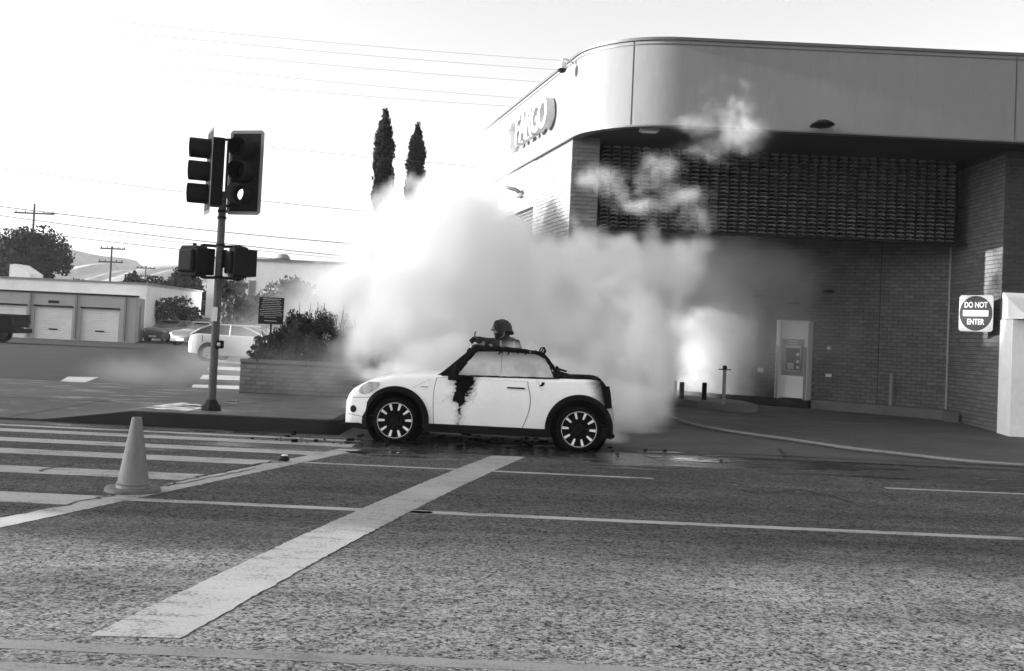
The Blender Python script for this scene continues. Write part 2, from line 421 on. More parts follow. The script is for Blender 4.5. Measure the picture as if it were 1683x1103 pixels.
# sidewalk joints
j = MB()
for a, b in (((-7.2, 15.45), (-5.0, 21)), ((-4.9, 15.4), (-4.0, 19.0)), ((-11, 15.6), (-9.2, 21))):
    a, b = Vector(a), Vector(b); d = (b - a).normalized(); n_ = Vector((-d.y, d.x)) * .012; K = 12
    P = [a.lerp(b, i / K) for i in range(K + 1)]
    j.add([(p.x + sgn * n_.x, p.y + sgn * n_.y, walk_z(p.x, p.y) + .007) for p in P for sgn in (-1, 1)], [(2 * i, 2 * i + 1, 2 * i + 3, 2 * i + 2) for i in range(K)])
for y_ in (17.1, 18.9):
    P = [Vector((-14 + i * .8, y_)) for i in range(14)]
    j.add([(p.x, p.y + sgn * .012, walk_z(p.x, p.y) + .007) for p in P for sgn in (-1, 1)], [(2 * i, 2 * i + 1, 2 * i + 3, 2 * i + 2) for i in range(13)])
j.build('sidewalk_joint', m_seam, None, kind='structure')

def drive_z(x, y):
    z = .006 + .040 * max(0, y - (16.6 if x < 2.2 else 15.4 + max(0, 1.2 * (1 - (x - 2.2) / 1.5))))
    return min(z, .24)
xs = [KX_END, -1, 0, 1, 2.2, 3, 3.7, 4.5, 5.5, 7, 9, 12, 16]
ys = [15.1, 15.6, 16.0, 16.4, 16.8, 17.4, 18, 19, 20, 21, 22, 24, 27, 32, 40]
sheet('driveway', xs, ys, drive_z, m_drive, kind='structure')
g = MB(); g.add([(-40, 14.72, .004), (20, 14.72, .004), (20, 15.12, .005), (-40, 15.12, .005)], [(0, 1, 2, 3)])
g.build('gutter', m_gutter, None, kind='structure')
g = MB()
g.add([(-40, 15.085, .012), (20, 15.085, .012), (20, 15.115, .012), (-40, 15.115, .012)], [(0, 1, 2, 3)])
g.add([(-2.0, 14.60, .008), (20, 14.60, .008), (20, 14.63, .008), (-2.0, 14.63, .008)], [(0, 1, 2, 3)])
g.build('gutter_joint', m_crack, None, kind='structure')

# road markings
def ribbon(name, left, right, z, mat, **kw):
    def fine(E):
        out = []
        for p_, q_ in zip(E[:-1], E[1:]):
            K = max(1, int(math.hypot(q_[0] - p_[0], q_[1] - p_[1]) / .05)) if max(abs(p_[0]), abs(q_[0])) < 9 else 1
            K = min(K, 400); out += [(p_[0] + (q_[0] - p_[0]) * i / K, p_[1] + (q_[1] - p_[1]) * i / K) for i in range(K)]
        return out + [E[-1]]
    left, right = fine(left), fine(right); n = min(len(left), len(right)); left, right = left[:n - 1] + [left[-1]], right[:n - 1] + [right[-1]]
    jg = lambda p_: (p_[0] + random.uniform(-.006, .006) + random.choice((0, 0, 0, 0, 0, 1)) * random.uniform(-.012, .012), p_[1] + random.uniform(-.006, .006))
    left, right = [jg(p_) for p_ in left], [jg(p_) for p_ in right]
    b = MB()
    b.add([(p[0], p[1], z) for p in left] + [(p[0], p[1], z) for p in right], [(i, n + i, n + i + 1, i + 1) for i in range(n - 1)])
    return b.build(name, mat, None, **kw)
def xl1(y): return -3.66 + .302 * (y - 7.95)
SG = dict(kind='structure', cat=None)
n_ = 24; ysr = [4.2 + (13.55 - 4.2) * i / n_ for i in range(n_ + 1)]
ribbon('crosswalk_line', [(xl1(y) - .14, y) for y in ysr], [(xl1(y) + .14, y) for y in ysr], .0024, m_line, kind='structure')
def xs_(y):
    t = (y - 5.22) / (13.5 - 5.22); return -1.70 + 1.42 * t + .36 * t * t - .06
ysr = [5.22 + (13.55 - 5.22) * i / n_ for i in range(n_ + 1)]
ribbon('stop_line', [(xs_(y) - .215, y) for y in ysr], [(xs_(y) + .215, y + .03) for y in ysr], .0036, m_line2, kind='structure')
for yc, w_ in ((8.98, .5), (10.55, .46), (11.9, .42), (12.95, .38), (13.95, .34), (14.55, .2)):
    ribbon('crosswalk_bar', [(-14, yc + w_ / 2), (min(xl1(yc + w_ / 2), -1.9) - .1, yc + w_ / 2)], [(-14, yc - w_ / 2), (min(xl1(yc - w_ / 2), -1.9) - .1, yc - w_ / 2)], .0012, m_line, kind='structure')
def hline(name, x0, x1, y0, y1, w_, z, mat):
    K = 10
    return ribbon(name, [(x0 + (x1 - x0) * i / K, y0 + (y1 - y0) * i / K + w_ / 2) for i in range(K + 1)], [(x0 + (x1 - x0) * i / K, y0 + (y1 - y0) * i / K - w_ / 2) for i in range(K + 1)], z, mat, kind='structure')
hline('lane_line', -3.2, -.6, 9.12, 9.14, .14, .0012, m_line)
hline('lane_line', -.95, 24, 9.16, 9.42, .14, .0012, m_line)
hline('parking_line', -2.27, 1.67, 12.06, 12.06, .10, .0012, m_line)
hline('parking_line', 4.33, 12, 12.18, 12.30, .10, .0012, m_line)
hline('centre_line', -14, 14, 4.90, 5.22, .13, .002, m_yel)
hline('centre_line', -14, 14, 4.58, 4.90, .13, .002, m_yel)

# cracks in the surface
def crack(b, pts, w_=.019, jit=.05, z=.0048):
    P = []
    for (u, v), (u2, v2) in zip(pts[:-1], pts[1:]):
        a, c = GND(u, v), GND(u2, v2); K = max(3, int((c - a).length / .09))
        for i in range(K): P.append(a.lerp(c, i / K) + Vector((random.uniform(-jit, jit), random.uniform(-jit, jit), 0)))
    P.append(GND(*pts[-1])); vs = []
    for i, p in enumerate(P):
        d = (P[min(i + 1, len(P) - 1)] - P[max(i - 1, 0)]).normalized(); q = Vector((-d.y, d.x, 0)) * w_ * random.uniform(.4, 1.6)
        vs += [(p.x + q.x, p.y + q.y, z), (p.x - q.x, p.y - q.y, z)]
    b.add(vs, [(2 * i, 2 * i + 1, 2 * i + 3, 2 * i + 2) for i in range(len(P) - 1)])
b = MB()
crack(b, [(0, 849), (70, 838), (120, 828), (190, 812), (230, 812)])
crack(b, [(200, 808), (262, 800), (310, 788), (400, 768), (462, 756)])
crack(b, [(60, 776), (95, 765), (140, 760), (200, 757), (240, 750), (250, 744)], .016)
crack(b, [(268, 800), (300, 795), (360, 783), (420, 770)], .013, .03)
crack(b, [(1180, 800), (1250, 812), (1320, 806), (1400, 826)], .010, .04)
crack(b, [(1240, 706), (1262, 722), (1290, 752)], .01, .03, .03)
b.build('road_crack', m_crack, None, kind='structure')
b = MB()
for i in range(120):
    u = random.gauss(740, 190); v = 733 + .047 * (u - 780) + random.uniform(-10, 9)
    if u < 380 or u > 1100: continue
    p = GND(u, v); s_ = random.uniform(.008, .035) * random.choice((1, 1, 1, 1.8))
    b.box((p.x, p.y, .01 + s_ * .2), (s_ * 1.8, s_ * 1.4, s_ * .7), mat=Matrix.Rotation(random.uniform(0, 3), 3, 'Z') @ Matrix.Rotation(random.uniform(-.4, .4), 3, 'X'))
for i in range(40):
    p = Vector((random.uniform(-1.9, 1.3), random.uniform(14.3, 16.2), .01)); s_ = random.uniform(.02, .06)
    b.box((p.x, p.y, .01 + s_ * .2), (s_ * 2.2, s_ * 1.4, s_ * .6), mat=Matrix.Rotation(random.uniform(0, 3), 3, 'Z'))
b.build('charred_debris', m_char, None, kind='stuff', label='small charred fragments scattered on the road round the burnt car')
b = MB(); p = GND(467, 759)
vs = []; pr = [(.0, .0), (.05, .0), (.062, .02), (.05, .045), (.02, .055), (0, .057)]
b.lathe(pr, 10, origin=p + Vector((0, 0, .014)))
o = alone(b, 'crushed_can', m_dark, 'small crushed dark can with a pale top lying on the crosswalk line', 'can', p, smooth=50)
b = MB(); b.lathe([(0, .0), (.038, .0), (.034, .012), (0, .014)], 10, origin=(0, .015, .066)); b.build('lid', m_white, o, smooth=50)

m_water = M('standing_water', .015, .05, .1, 2, bmp=0.03, bscale=9, spec=.6)
_t = m_water.node_tree; _p = coords(_t, True); _n = noise(_t, scaled(_t, _p, (1.0, 1.6, 1)), 2.2, 6, .65, .4)
_t.links.new(maprange(_t, _n, .44, .56, 0, .9, True), _t.nodes['Principled BSDF'].inputs['Alpha'])
for pts in (((236, 669), (300, 661), (352, 666), (345, 673), (290, 677)), ((352, 658), (392, 657), (392, 664), (356, 664)), ((262, 682), (330, 683), (340, 686), (250, 685))):
    z_ = .2005; b = MB(); q = [GND(u, v, z_) for u, v in pts]; q = [p_ for p_ in q if p_.y > KY + .18]
    if len(q) > 2: b.add(q, [tuple(range(len(q)))]); b.build('puddle', m_water, None, kind='structure')
for pts in (((1060, 748), (1140, 753), (1235, 758), (1180, 760), (1080, 755)), ((560, 741), (640, 742), (700, 747), (610, 748)), ((330, 703), (420, 708), (470, 712), (400, 711))):
    b = MB(); q = [GND(u, v, .0065) for u, v in pts]; b.add(q, [tuple(range(len(q)))]); b.build('puddle', m_water, None, kind='structure')

# manhole frames and patches on the side street, and the far ladder crossing
for k, (u0_, v0_, u1_, v1_) in enumerate(((96, 623, 150, 620), (98, 630, 138, 628))):
    a, c = GND(u0_, v0_), GND(u1_, v1_)
    pass
q = [GND(96, 628, .012), GND(135, 630, .012), GND(163, 620, .012), GND(112, 619, .012)]
b = MB(); b.add(q, [(0, 1, 2, 3)]); b.build('road_patch', m_line2, None, kind='structure')
for (v0_, v1_, ua, ub) in ((592, 596, 352, 395), (603, 608, 340, 395), (617, 624, 328, 395), (633, 642, 312, 395)):
    q = [GND(ua, v1_ - 1, .014), GND(ub, v1_ + 1, .014), GND(ub, v0_ + 1, .014), GND(ua + 6, v0_ - 1, .014)]
    b = MB(); b.add(q, [(0, 1, 2, 3)]); b.build('far_crosswalk_bar', m_line, None, kind='structure')

# ------------------------------------------------------------------ bricks
BL, BH, JT = .203, .067, .010
def tone(): return random.choice((.88, .94, 1.0, 1.0, 1.05, 1.12)) * random.uniform(.96, 1.04)
def brick_box(b, c, ex, ez, nrm, L, H, D, tn):
    """five-sided brick, centre c on the face plane, ex along the wall, nrm outward"""
    c = Vector(c); ex = Vector(ex); nrm = Vector(nrm); up = Vector((0, 0, 1))
    a = [c + ex * (sx * L / 2) + up * (sz * H / 2) for sz in (-1, 1) for sx in (-1, 1)]
    i_ = .0025
    f_ = [c + ex * (sx * (L / 2 - i_)) + up * (sz * (H / 2 - i_)) + nrm * D for sz in (-1, 1) for sx in (-1, 1)]
    b.add(a + f_, [(4, 5, 7, 6), (0, 1, 5, 4), (1, 3, 7, 5), (3, 2, 6, 7), (2, 0, 4, 6)], tn)
def brick_face(root, p0, p1, z0, z1, nrm, keep=None, loose=None, cand=None, mat=m_brick, face='brickwork', D=.009):
    """lays courses from p0 to p1; collects (distance, centre, ...) so that the nearest become objects"""
    p0 = Vector((p0[0], p0[1], 0)); p1 = Vector((p1[0], p1[1], 0)); L = (p1 - p0).length; ex = (p1 - p0) / L
    nrm = Vector((nrm[0], nrm[1], 0)).normalized(); rows = int((z1 - z0) / (BH + JT)); st = BL + .005
    out = []
    for r in range(rows):
        z = z0 + (r + .5) * (BH + JT); off = 0 if r % 2 else st / 2; x = -off
        while x < L:
            a, c = max(0, x + .0025), min(L, x + st - .0025)
            if c - a > .04 and (keep is None or keep((a + c) / 2, z)):
                out.append((p0 + ex * ((a + c) / 2) + Vector((0, 0, z)), ex, nrm, c - a, tone(), mat, D))
            x += st
    if cand is not None: cand += out
    return out
def lay(root, bricks, singles=300, score=None):
    """the bricks that show largest as objects, the rest joined per material"""
    eye = Vector((0, 0, EYE)); full = [b_ for b_ in bricks if b_[3] > BL - .012]
    score = score or (lambda b_: -(b_[0] - eye).length)
    full.sort(key=score, reverse=True); sel = set(id(b_) for b_ in full[:singles])
    cache = {}
    o_ = ORG.get(root.name, Vector((0, 0, 0)))
    for b_ in full[:singles]:
        tn = round(b_[4] * 6) / 6; key = (tn, b_[5].name)
        if key not in cache:
            mb = MB(); brick_box(mb, (0, 0, 0), (1, 0, 0), None, (0, -1, 0), BL, BH, b_[6], tn); me = mb.mesh('brick'); me.materials.append(b_[5]); cache[key] = me
        o = bpy.data.objects.new('brick', cache[key]); COL.objects.link(o); o.parent = root
        o.location = b_[0] - o_; n3 = b_[2]; o.rotation_euler = (0, 0, math.atan2(n3.x, -n3.y))
    rest = {}
    for b_ in bricks:
        if id(b_) in sel: continue
        mb = rest.setdefault(b_[5].name, MB()); brick_box(mb, b_[0], b_[1], None, b_[2], b_[3], BH, b_[6], b_[4])
    for k, mb in rest.items(): mb.build('brickwork', bpy.data.materials[k], root, kind='stuff')

# ------------------------------------------------------------------ bank building
bank = thing('bank_building', 'brick bank with a rounded pale fascia and a recessed drive-through bay', 'building', (4.5, 22, 0), world=True)
UL = Vector((-.24, .971)); NL = Vector((-.971, -.24))
C0 = Vector((.985, 20.1)); ZS, ZT = 5.33, 6.83
FY, FR, FX = 18.5, 1.8, 2.74                  # fascia plane, corner radius, start of the straight
FT = Vector((FX, FY + FR)) + NL * FR          # tangent on the side street
def Lp(s_): return C0 + UL * s_
W1, W2 = Vector((8.876, 21.632)), Vector((8.89, 19.4))
AD = Vector((-1.29, 1)).normalized()          # direction of the machine wall, going left
AN = Vector((-1, -1.29)).normalized()
A_LEN = 11.0
# solid cores (mortar faces) behind the bricks
core = MB()
core.prism([C0, (1.5, 20.1), Vector((1.5, 20.1)) + UL * 2.7, Lp(2.7)], 0, ZS)
core.build('corner_pier', m_mortar_l, bank)
core = MB()
A1 = W1 + AD * A_LEN
core.prism([W1, A1, A1 + Vector((1.5, 6)), (16, 40), (16, W2.y), (W2.x, W2.y)], 0, ZS)
core.build('machine_wall', m_mortar, bank)
core = MB(); q0, q1 = Lp(6.3), Lp(7.7)
core.prism([q0, q0 + Vector((.5, .1)), q1 + Vector((.5, .1)), q1], 0, ZS); core.build('side_wall', m_mortar_l, bank)
core = MB(); q0, q1 = Lp(2.7), Lp(6.3)
core.prism([q0, q0 + Vector((.3, .05)), q1 + Vector((.3, .05)), q1], 4.3, ZS); core.build('side_header', m_mortar_l, bank)
cand = []
brick_face(bank, (C0.x, C0.y), (1.5, 20.1), .2, ZS - .02, (0, -1), cand=cand)
brick_face(bank, (1.5, 20.1), (1.5 - .24 * 2.7, 20.1 + 2.62), .2, ZS - .02, (.971, .24), cand=cand)
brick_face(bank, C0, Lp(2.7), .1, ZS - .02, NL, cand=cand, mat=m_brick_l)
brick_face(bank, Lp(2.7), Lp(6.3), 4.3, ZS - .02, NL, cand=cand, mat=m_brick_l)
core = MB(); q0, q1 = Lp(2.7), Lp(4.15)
core.prism([q0 - NL * .02, q0 + Vector((.3, .05)), q1 + Vector((.3, .05)), q1 - NL * .02], 0, 3.42); core.build('sun_stop_wall', m_mortar_l, bank)  # panel added under the side screen to stop sun reaching the machine wall
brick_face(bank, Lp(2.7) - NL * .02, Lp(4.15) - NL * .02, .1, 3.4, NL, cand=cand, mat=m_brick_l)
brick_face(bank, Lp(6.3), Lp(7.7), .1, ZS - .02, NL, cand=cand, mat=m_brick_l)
ATM_S = 3.24                                   # distance of the machine from the pipe corner
brick_face(bank, W1 - AD * 0, A1, .2, ZS - .02, AN, cand=cand, keep=lambda s_, z: not (abs(s_ - ATM_S) < .41 and z < 2.10) and s_ < A_LEN)
SN = Vector((-(W1.y - W2.y), -(W2.x - W1.x)))
SN = Vector((-(W1.y - W2.y), (W2.x - W1.x) * -1)).normalized()
brick_face(bank, W1, W2, .1, ZS - .02, SN, cand=cand)
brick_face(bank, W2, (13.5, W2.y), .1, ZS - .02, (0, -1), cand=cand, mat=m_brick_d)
def sc(b_):
    p = b_[0]; d = (p - Vector((0, 0, EYE)))
    vis = abs(b_[2].dot(d.normalized())) / d.length
    if d.x / d.y > .50 or d.x / d.y < -.02: return -1
    if b_[5] is m_brick_l: vis *= .5
    return vis + (.004 if .6 < p.z < 3.6 else 0)
lay(bank, cand, 300, sc)

# fascia: outer skin following straight, arc, side street
def fascia_path(off, n=18):
    P = [(16, FY - off)]; P += [(FX + 7, FY - off)]
    a0, a1 = -90, math.degrees(math.atan2(NL.y, NL.x)); a1 = a1 if a1 < -90 else a1
    if a1 > 0: a1 -= 360
    for i in range(n + 1):
        a = rad(a0 + (a1 - a0) * i / n); P.append((FX + (FR + off) * math.cos(a), FY + FR + (FR + off) * math.sin(a)))
    e = FT + UL * 8.2 + NL * off; P.append((e.x, e.y)); return P
def band(name, off0, off1, z0, z1, mat, **kw):
    A, B = fascia_path(off1), fascia_path(off0); n = len(A); b = MB()
    vs = [(p[0], p[1], z) for z in (z0, z1) for p in A] + [(p[0], p[1], z) for z in (z0, z1) for p in B]
    fs = []
    for i in range(n - 1):
        fs += [(i, n + i, n + i + 1, i + 1), (2 * n + i + 1, 3 * n + i + 1, 3 * n + i, 2 * n + i), (n + i, 3 * n + i, 3 * n + i + 1, n + i + 1), (i + 1, 2 * n + i + 1, 2 * n + i, i)]
    b.add(vs, fs); return b.build(name, mat, bank, smooth=35, **kw)
band('fascia', -.15, 0, ZS, ZT, m_stucco)
band('coping', -.17, .03, ZT, ZT + .05, m_coping)
band('drip_edge', -.15, .012, ZT - .075, ZT - .06, m_coping)
band('bottom_trim', -.17, .012, ZS - .03, ZS - .002, m_coping)
# soffit and roof
path = fascia_path(-.17); poly = path + [(16, 40)]
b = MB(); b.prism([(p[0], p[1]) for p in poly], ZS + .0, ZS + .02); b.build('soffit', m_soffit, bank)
b = MB(); b.prism([(p[0], p[1]) for p in poly], ZT - .25, ZT - .2); b.build('roof', m_coping, bank)
# seams in the fascia
for sx, sy in ((FX + FR * math.cos(rad(-117)), FY + FR + FR * math.sin(rad(-117))),):
    n2 = Vector((math.cos(rad(-117)), math.sin(rad(-117)))); b = MB()
    b.box((sx + n2.x * .002, sy + n2.y * .002, (ZS + ZT) / 2), (.012, .012, ZT - ZS - .02), rz=math.atan2(n2.x, -n2.y)); b.build('panel_joint', m_seam, bank)
b = MB(); b.box((8.62, FY - .002, (ZS + ZT) / 2), (.012, .012, ZT - ZS - .02)); b.build('panel_joint', m_seam, bank)

# tile screens
def tile_mesh(tn, D_=.22, wd=.174, th=.016):
    b = MB(); vs = []; n = 6
    for y in (0, D_):
        for r_ in (wd / 2, wd / 2 - th):
            for i in range(n + 1):
                a = rad(14 + 152 * i / n); vs.append((math.cos(a) * r_ * 1.02, y, math.sin(a) * r_ * .42))
    k = n + 1; fs = []
    for i in range(n):
        fs += [(i, i + 1, k + i + 1, k + i), (2 * k + i + 1, 2 * k + i, 3 * k + i, 3 * k + i + 1), (i + 1, i, 2 * k + i, 2 * k + i + 1), (k + i, k + i + 1, 3 * k + i + 1, 3 * k + i)]
    fs += [(0, k, 3 * k, 2 * k), (n, 2 * k + n, 3 * k + n, k + n)]
    b.add(vs, fs, tn); me = b.mesh('barrel_tile'); me.materials.append(m_tile); return me, vs, fs
TV = [tile_mesh(t_) for t_ in (.7, .9, 1.0, 1.15)]
SY = 20.78
o_ = ORG[bank.name]
cols, rows, px_, pz_ = 36, 21, .1935, .0775
screen = bpy.data.objects.new('tile_screen', None)
rest = MB(); cnt = 0
for r in range(rows):
    for c in range(cols):
        k = random.randrange(4); x = 1.70 + c * px_ + random.uniform(-.004, .004); z = 3.74 + r * pz_ + random.uniform(-.003, .003); y = SY + random.uniform(-.012, .012)
        if r < 9 and cnt < 300:
            o = bpy.data.objects.new('barrel_tile', TV[k][0]); COL.objects.link(o); o.parent = bank; o.location = (x - o_.x, y - o_.y, z - o_.z); cnt += 1
        else:
            rest.add([(x + v_[0], y + v_[1], z + v_[2]) for v_ in TV[k][1]], TV[k][2], (.7, .9, 1.0, 1.15)[k])
rest.build('tile_screen', m_tile, bank, kind='stuff')
rest = MB()
ang = math.atan2(UL.y, UL.x)
for r in range(11):
    for c in range(18):
        s_ = 2.82 + c * px_; p = Lp(s_) - NL * .06; z = 3.45 + r * pz_
        R = Matrix.Rotation(math.atan2(NL.x, -NL.y), 3, 'Z')
        rest.add([R @ Vector((v_[0], v_[1], 0)) + Vector((p.x, p.y, z + v_[2])) for v_ in TV[1][1]], TV[1][2], random.uniform(.8, 1.15))
rest.build('side_tile_screen', m_tile, bank, kind='stuff')
for c in range(cols + 1):
    x = 1.70 + (c - .5) * px_; b = MB(); b.b2((x - .007, SY - .03, 3.736), (x + .007, SY + .20, ZS - .002)); b.build('screen_fin', m_dark, bank)
b = MB(); b.b2((1.55, SY - .02, 3.69), (8.80, SY + .24, 3.735)); b.build('screen_lintel', m_dark, bank)
for x in (1.60, 4.1, 6.4, 8.62):
    b = MB(); b.b2((x - .025, SY + .24, 3.735), (x + .025, SY + .29, ZS)); b.build('screen_post', m_dark, bank)
b = MB(); b.b2((1.5, SY + .45, 3.74), (8.8, SY + .47, ZS)); b.build('screen_backing', m_dark, bank)
b = MB(); q0, q1 = Lp(2.3) - NL * .33, Lp(6.28) - NL * .33; b.prism([q0, q1, q1 - NL * .02, q0 - NL * .02], 3.42, ZS - .01); b.build('side_sun_blocker', m_soffit, bank)  # unseen sheet added to keep sun from leaking through the side screen
b = MB(); q0 = Lp(2.7) - NL * 0; b.box(((Lp(2.7) + Lp(6.3)) / 2 - NL * .12).to_3d() + Vector((0, 0, 3.42)), (3.6, .24, .05), rz=ang); b.build('side_lintel', m_dark, bank)
# downpipe and vertical joint on the machine wall
p = W1 + (AN + SN).normalized() * .03; b = MB(); b.tube([(p.x, p.y, .30), (p.x, p.y, 3.72)], .022, 8); b.build('downpipe', M('pipe_paint', .34, .6), bank, smooth=40)
jp = W1 + AD * 1.42 + AN * .011; b = MB(); b.box((jp.x, jp.y, 2.3), (.018, .006, 3.9), rz=math.atan2(AN.x, -AN.y)); b.build('wall_joint', m_seam, bank)

# sign letters on the side-street fascia
RL = Matrix.Rotation(math.atan2(NL.x, -NL.y), 4, 'Z')
letter_m = M('letter_face', .62, .5, .04, 8)
adv = {'W': .62, 'E': .42, 'L': .40, 'S': .42, 'F': .42, 'A': .50, 'R': .48, 'G': .54, 'O': .56}
s_ = 1.33
serif = {'F': [(-.13, -.27, .2), (.13, .27, .12)], 'L': [(-.12, .27, .2)], 'E': [], 'A': [(-.2, -.27, .16), (.2, -.27, .16)], 'R': [(-.13, -.27, .18), (.17, -.27, .14)], 'W': [(-.24, .27, .18), (.24, .27, .18)]}
for ch in 'OGRAF SLLEW':
    if ch == ' ': s_ += .35; continue
    w_ = adv[ch] * 1.12; me = text_mesh(ch, .86, .085, .016)
    c_ = FT + UL * (s_ + w_ / 2) + NL * .12
    M4 = Matrix.Translation(Vector((c_.x - o_.x, c_.y - o_.y, 6.02 - o_.z))) @ RL @ Matrix.Rotation(rad(90), 4, 'X')
    me.transform(M4); me.materials.clear(); me.materials.append(letter_m)
    o = bpy.data.objects.new('sign_letter', me); COL.objects.link(o); o.parent = bank
    if ch in serif and serif[ch]:
        b = MB()
        for dx, dz, ww in serif[ch]: b.box((0, 0, 0), (ww, .1, .035)); vv = b.v[-8:]; b.v[-8:] = [(v_[0] + dx, v_[1], v_[2] + dz) for v_ in vv]
        R3 = RL.to_3x3(); b.v = [tuple(R3 @ Vector(v_) + Vector((c_.x, c_.y, 6.02))) for v_ in b.v]
        b.build('serif', letter_m, o)
    s_ += w_ * .92

# machine kerb along the wall
b = MB(); e0 = W1 + SN * .03 + (W2 - W1) * .35
K0 = W1 + AN * .42 - AD * .05
b.prism([K0, W1 + AN * .42 + AD * 2.7, W1 + AN * .02 + AD * 2.7, W1 + AN * .02, e0 + SN * .05, e0 + SN * .34], 0, .43)
b.build('pale_kerb', m_kerb_l, bank, bevel=.015)
b = MB(); b.prism([W1 + AN * .55 + AD * 2.705, W1 + AN * .55 + AD * 6.2, W1 + AN * .02 + AD * 6.2, W1 + AN * .02 + AD * 2.705], 0, .40)
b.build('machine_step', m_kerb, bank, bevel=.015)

# wall fittings
def on_wall(u, v, Yg):                       # a point on the machine wall under a pixel
    d = ray(u, v); # solve W1 + AD*s == eye + d*t
    A_ = np.array([[d.x, -AD.x], [d.y, -AD.y]]); t, s_ = np.linalg.solve(A_, np.array([W1.x, W1.y]))
    return Vector((d.x * t, d.y * t, EYE + d.z * t))
AR = math.atan2(AN.x, -AN.y)
for (u, v, lb) in ((1253, 486, 'small dark wall lamp above and left of the cash machine'), (1310, 498, 'small dark wall lamp directly over the cash machine'), (1366, 479, 'small dark wall lamp high to the right of the cash machine')):
    p = on_wall(u, v, 23) + AN.to_3d() * .0
    t_ = thing('wall_lamp', lb, 'lamp', p, 'small lamps on the bay wall', rz=AR)
    b = MB(); b.box((0, -.02, 0), (.08, .04, .08)); b.build('mount', m_dark, t_)
    b = MB(); b.lathe([(.02, .03), (.09, .02), (.135, -.015), (.13, -.03), (0, -.03)], 18, origin=(0, -.16, .0)); b.build('shade', m_dark, t_, smooth=40)
for (u, v, sz, lb) in ((1251, 608, (.13, .05, .10), 'small white box low on the sunlit wall left of the cash machine'), (1363, 617, (.13, .05, .07), 'small white box low on the wall right of the cash machine'), (1363, 572, (.08, .04, .08), 'small round white fitting at chest height right of the cash machine'), (1196, 503, (.12, .05, .12), 'pale junction box on the sunlit end of the bay wall')):
    p = on_wall(u, v, 23)
    t_ = thing('junction_box', lb, 'electrical box', p, 'small electrical boxes on the bay wall', rz=AR)
    b = MB()
    if 'round' in lb: b.lathe([(.045, 0), (.045, -.03), (.03, -.045), (0, -.05)], 14, axis='Y')
    else: b.box((0, -sz[1] / 2 - .011, 0), sz)
    b.build('housing', m_white, t_, bevel=.006); b = MB(); b.box((0, -sz[1] - .014, 0), (sz[0] * .6, .006, sz[2] * .6)); b.build('cover', m_offwhite, t_)

# cash machine
p = W1 + AD * ATM_S
atm = thing('cash_machine', 'wall-mounted cash machine in a tall pale steel surround', 'cash machine', (p.x, p.y, .40), rz=AR)
HW, HT = .37, 1.70
b = MB(); b.b2((-HW, -.26, 0), (-HW + .09, .12, HT)); b.build('side_panel', m_white, atm, bevel=.008)
b = MB(); b.b2((HW - .09, -.26, 0), (HW, .12, HT)); b.build('side_panel', m_white, atm, bevel=.008)
b = MB(); b.b2((-HW + .092, -.20, HT - .38), (HW - .092, .1, HT)); b.build('header_panel', m_white, atm, bevel=.006)
b = MB(); b.b2((-HW - .01, -.27, HT + .002), (HW + .01, .1, HT + .03)); b.build('top_cap', m_white, atm)
b = MB(); b.b2((-HW + .092, -.16, .52), (HW - .092, .1, HT - .382)); fas = b.build('machine_face', m_grey, atm, bevel=.004)
b = MB(); b.b2((-HW + .092, -.20, .03), (HW - .092, .1, .515)); b.build('lower_panel', m_white, atm, bevel=.006)
b = MB(); b.b2((-HW + .02, -.275, 0.0), (-HW + .075, -.262, 1.15)); b.build('dark_strip', m_grey, atm)
b = MB(); b.b2((HW - .075, -.275, 0.0), (HW - .02, -.262, 1.15)); b.build('dark_strip', m_grey, atm)
b = MB()
for (x0, z0, x1, z1) in ((-.16, .62, .17, .64), (-.16, 1.12, .17, 1.15), (-.18, .62, -.16, 1.15), (.17, .62, .19, 1.15)): b.b2((x0, -.205, z0), (x1, -.162, z1))
b.build('screen_surround', m_chrome, fas)
b = MB(); b.b2((-.16, -.168, .64), (.17, -.162, 1.12)); b.build('recess_panel', m_dark, fas)
b = MB(); b.b2((-.11, -.18, .84), (.04, -.169, 1.06)); b.build('display', m_glassdark, fas)
b = MB(); b.b2((-.12, -.19, .66), (.03, -.169, .80)); kp_ = b.build('keypad', m_chrome, fas)
b = MB(); b.b2((.08, -.185, .95), (.14, -.169, 1.02)); b.b2((.08, -.185, .80), (.14, -.169, .86)); b.b2((.08, -.185, .68), (.14, -.169, .73)); b.build('card_slot', m_white, fas)
b = MB(); b.b2((-.17, -.215, 1.152), (.19, -.16, 1.175)); b.build('light_strip', m_white, fas)
for z in (1.265, 1.205): 
    b = MB(); b.b2((-.13, -.168, z), (.08, -.1615, z + .025)); b.build('lettering', m_signtext, fas)

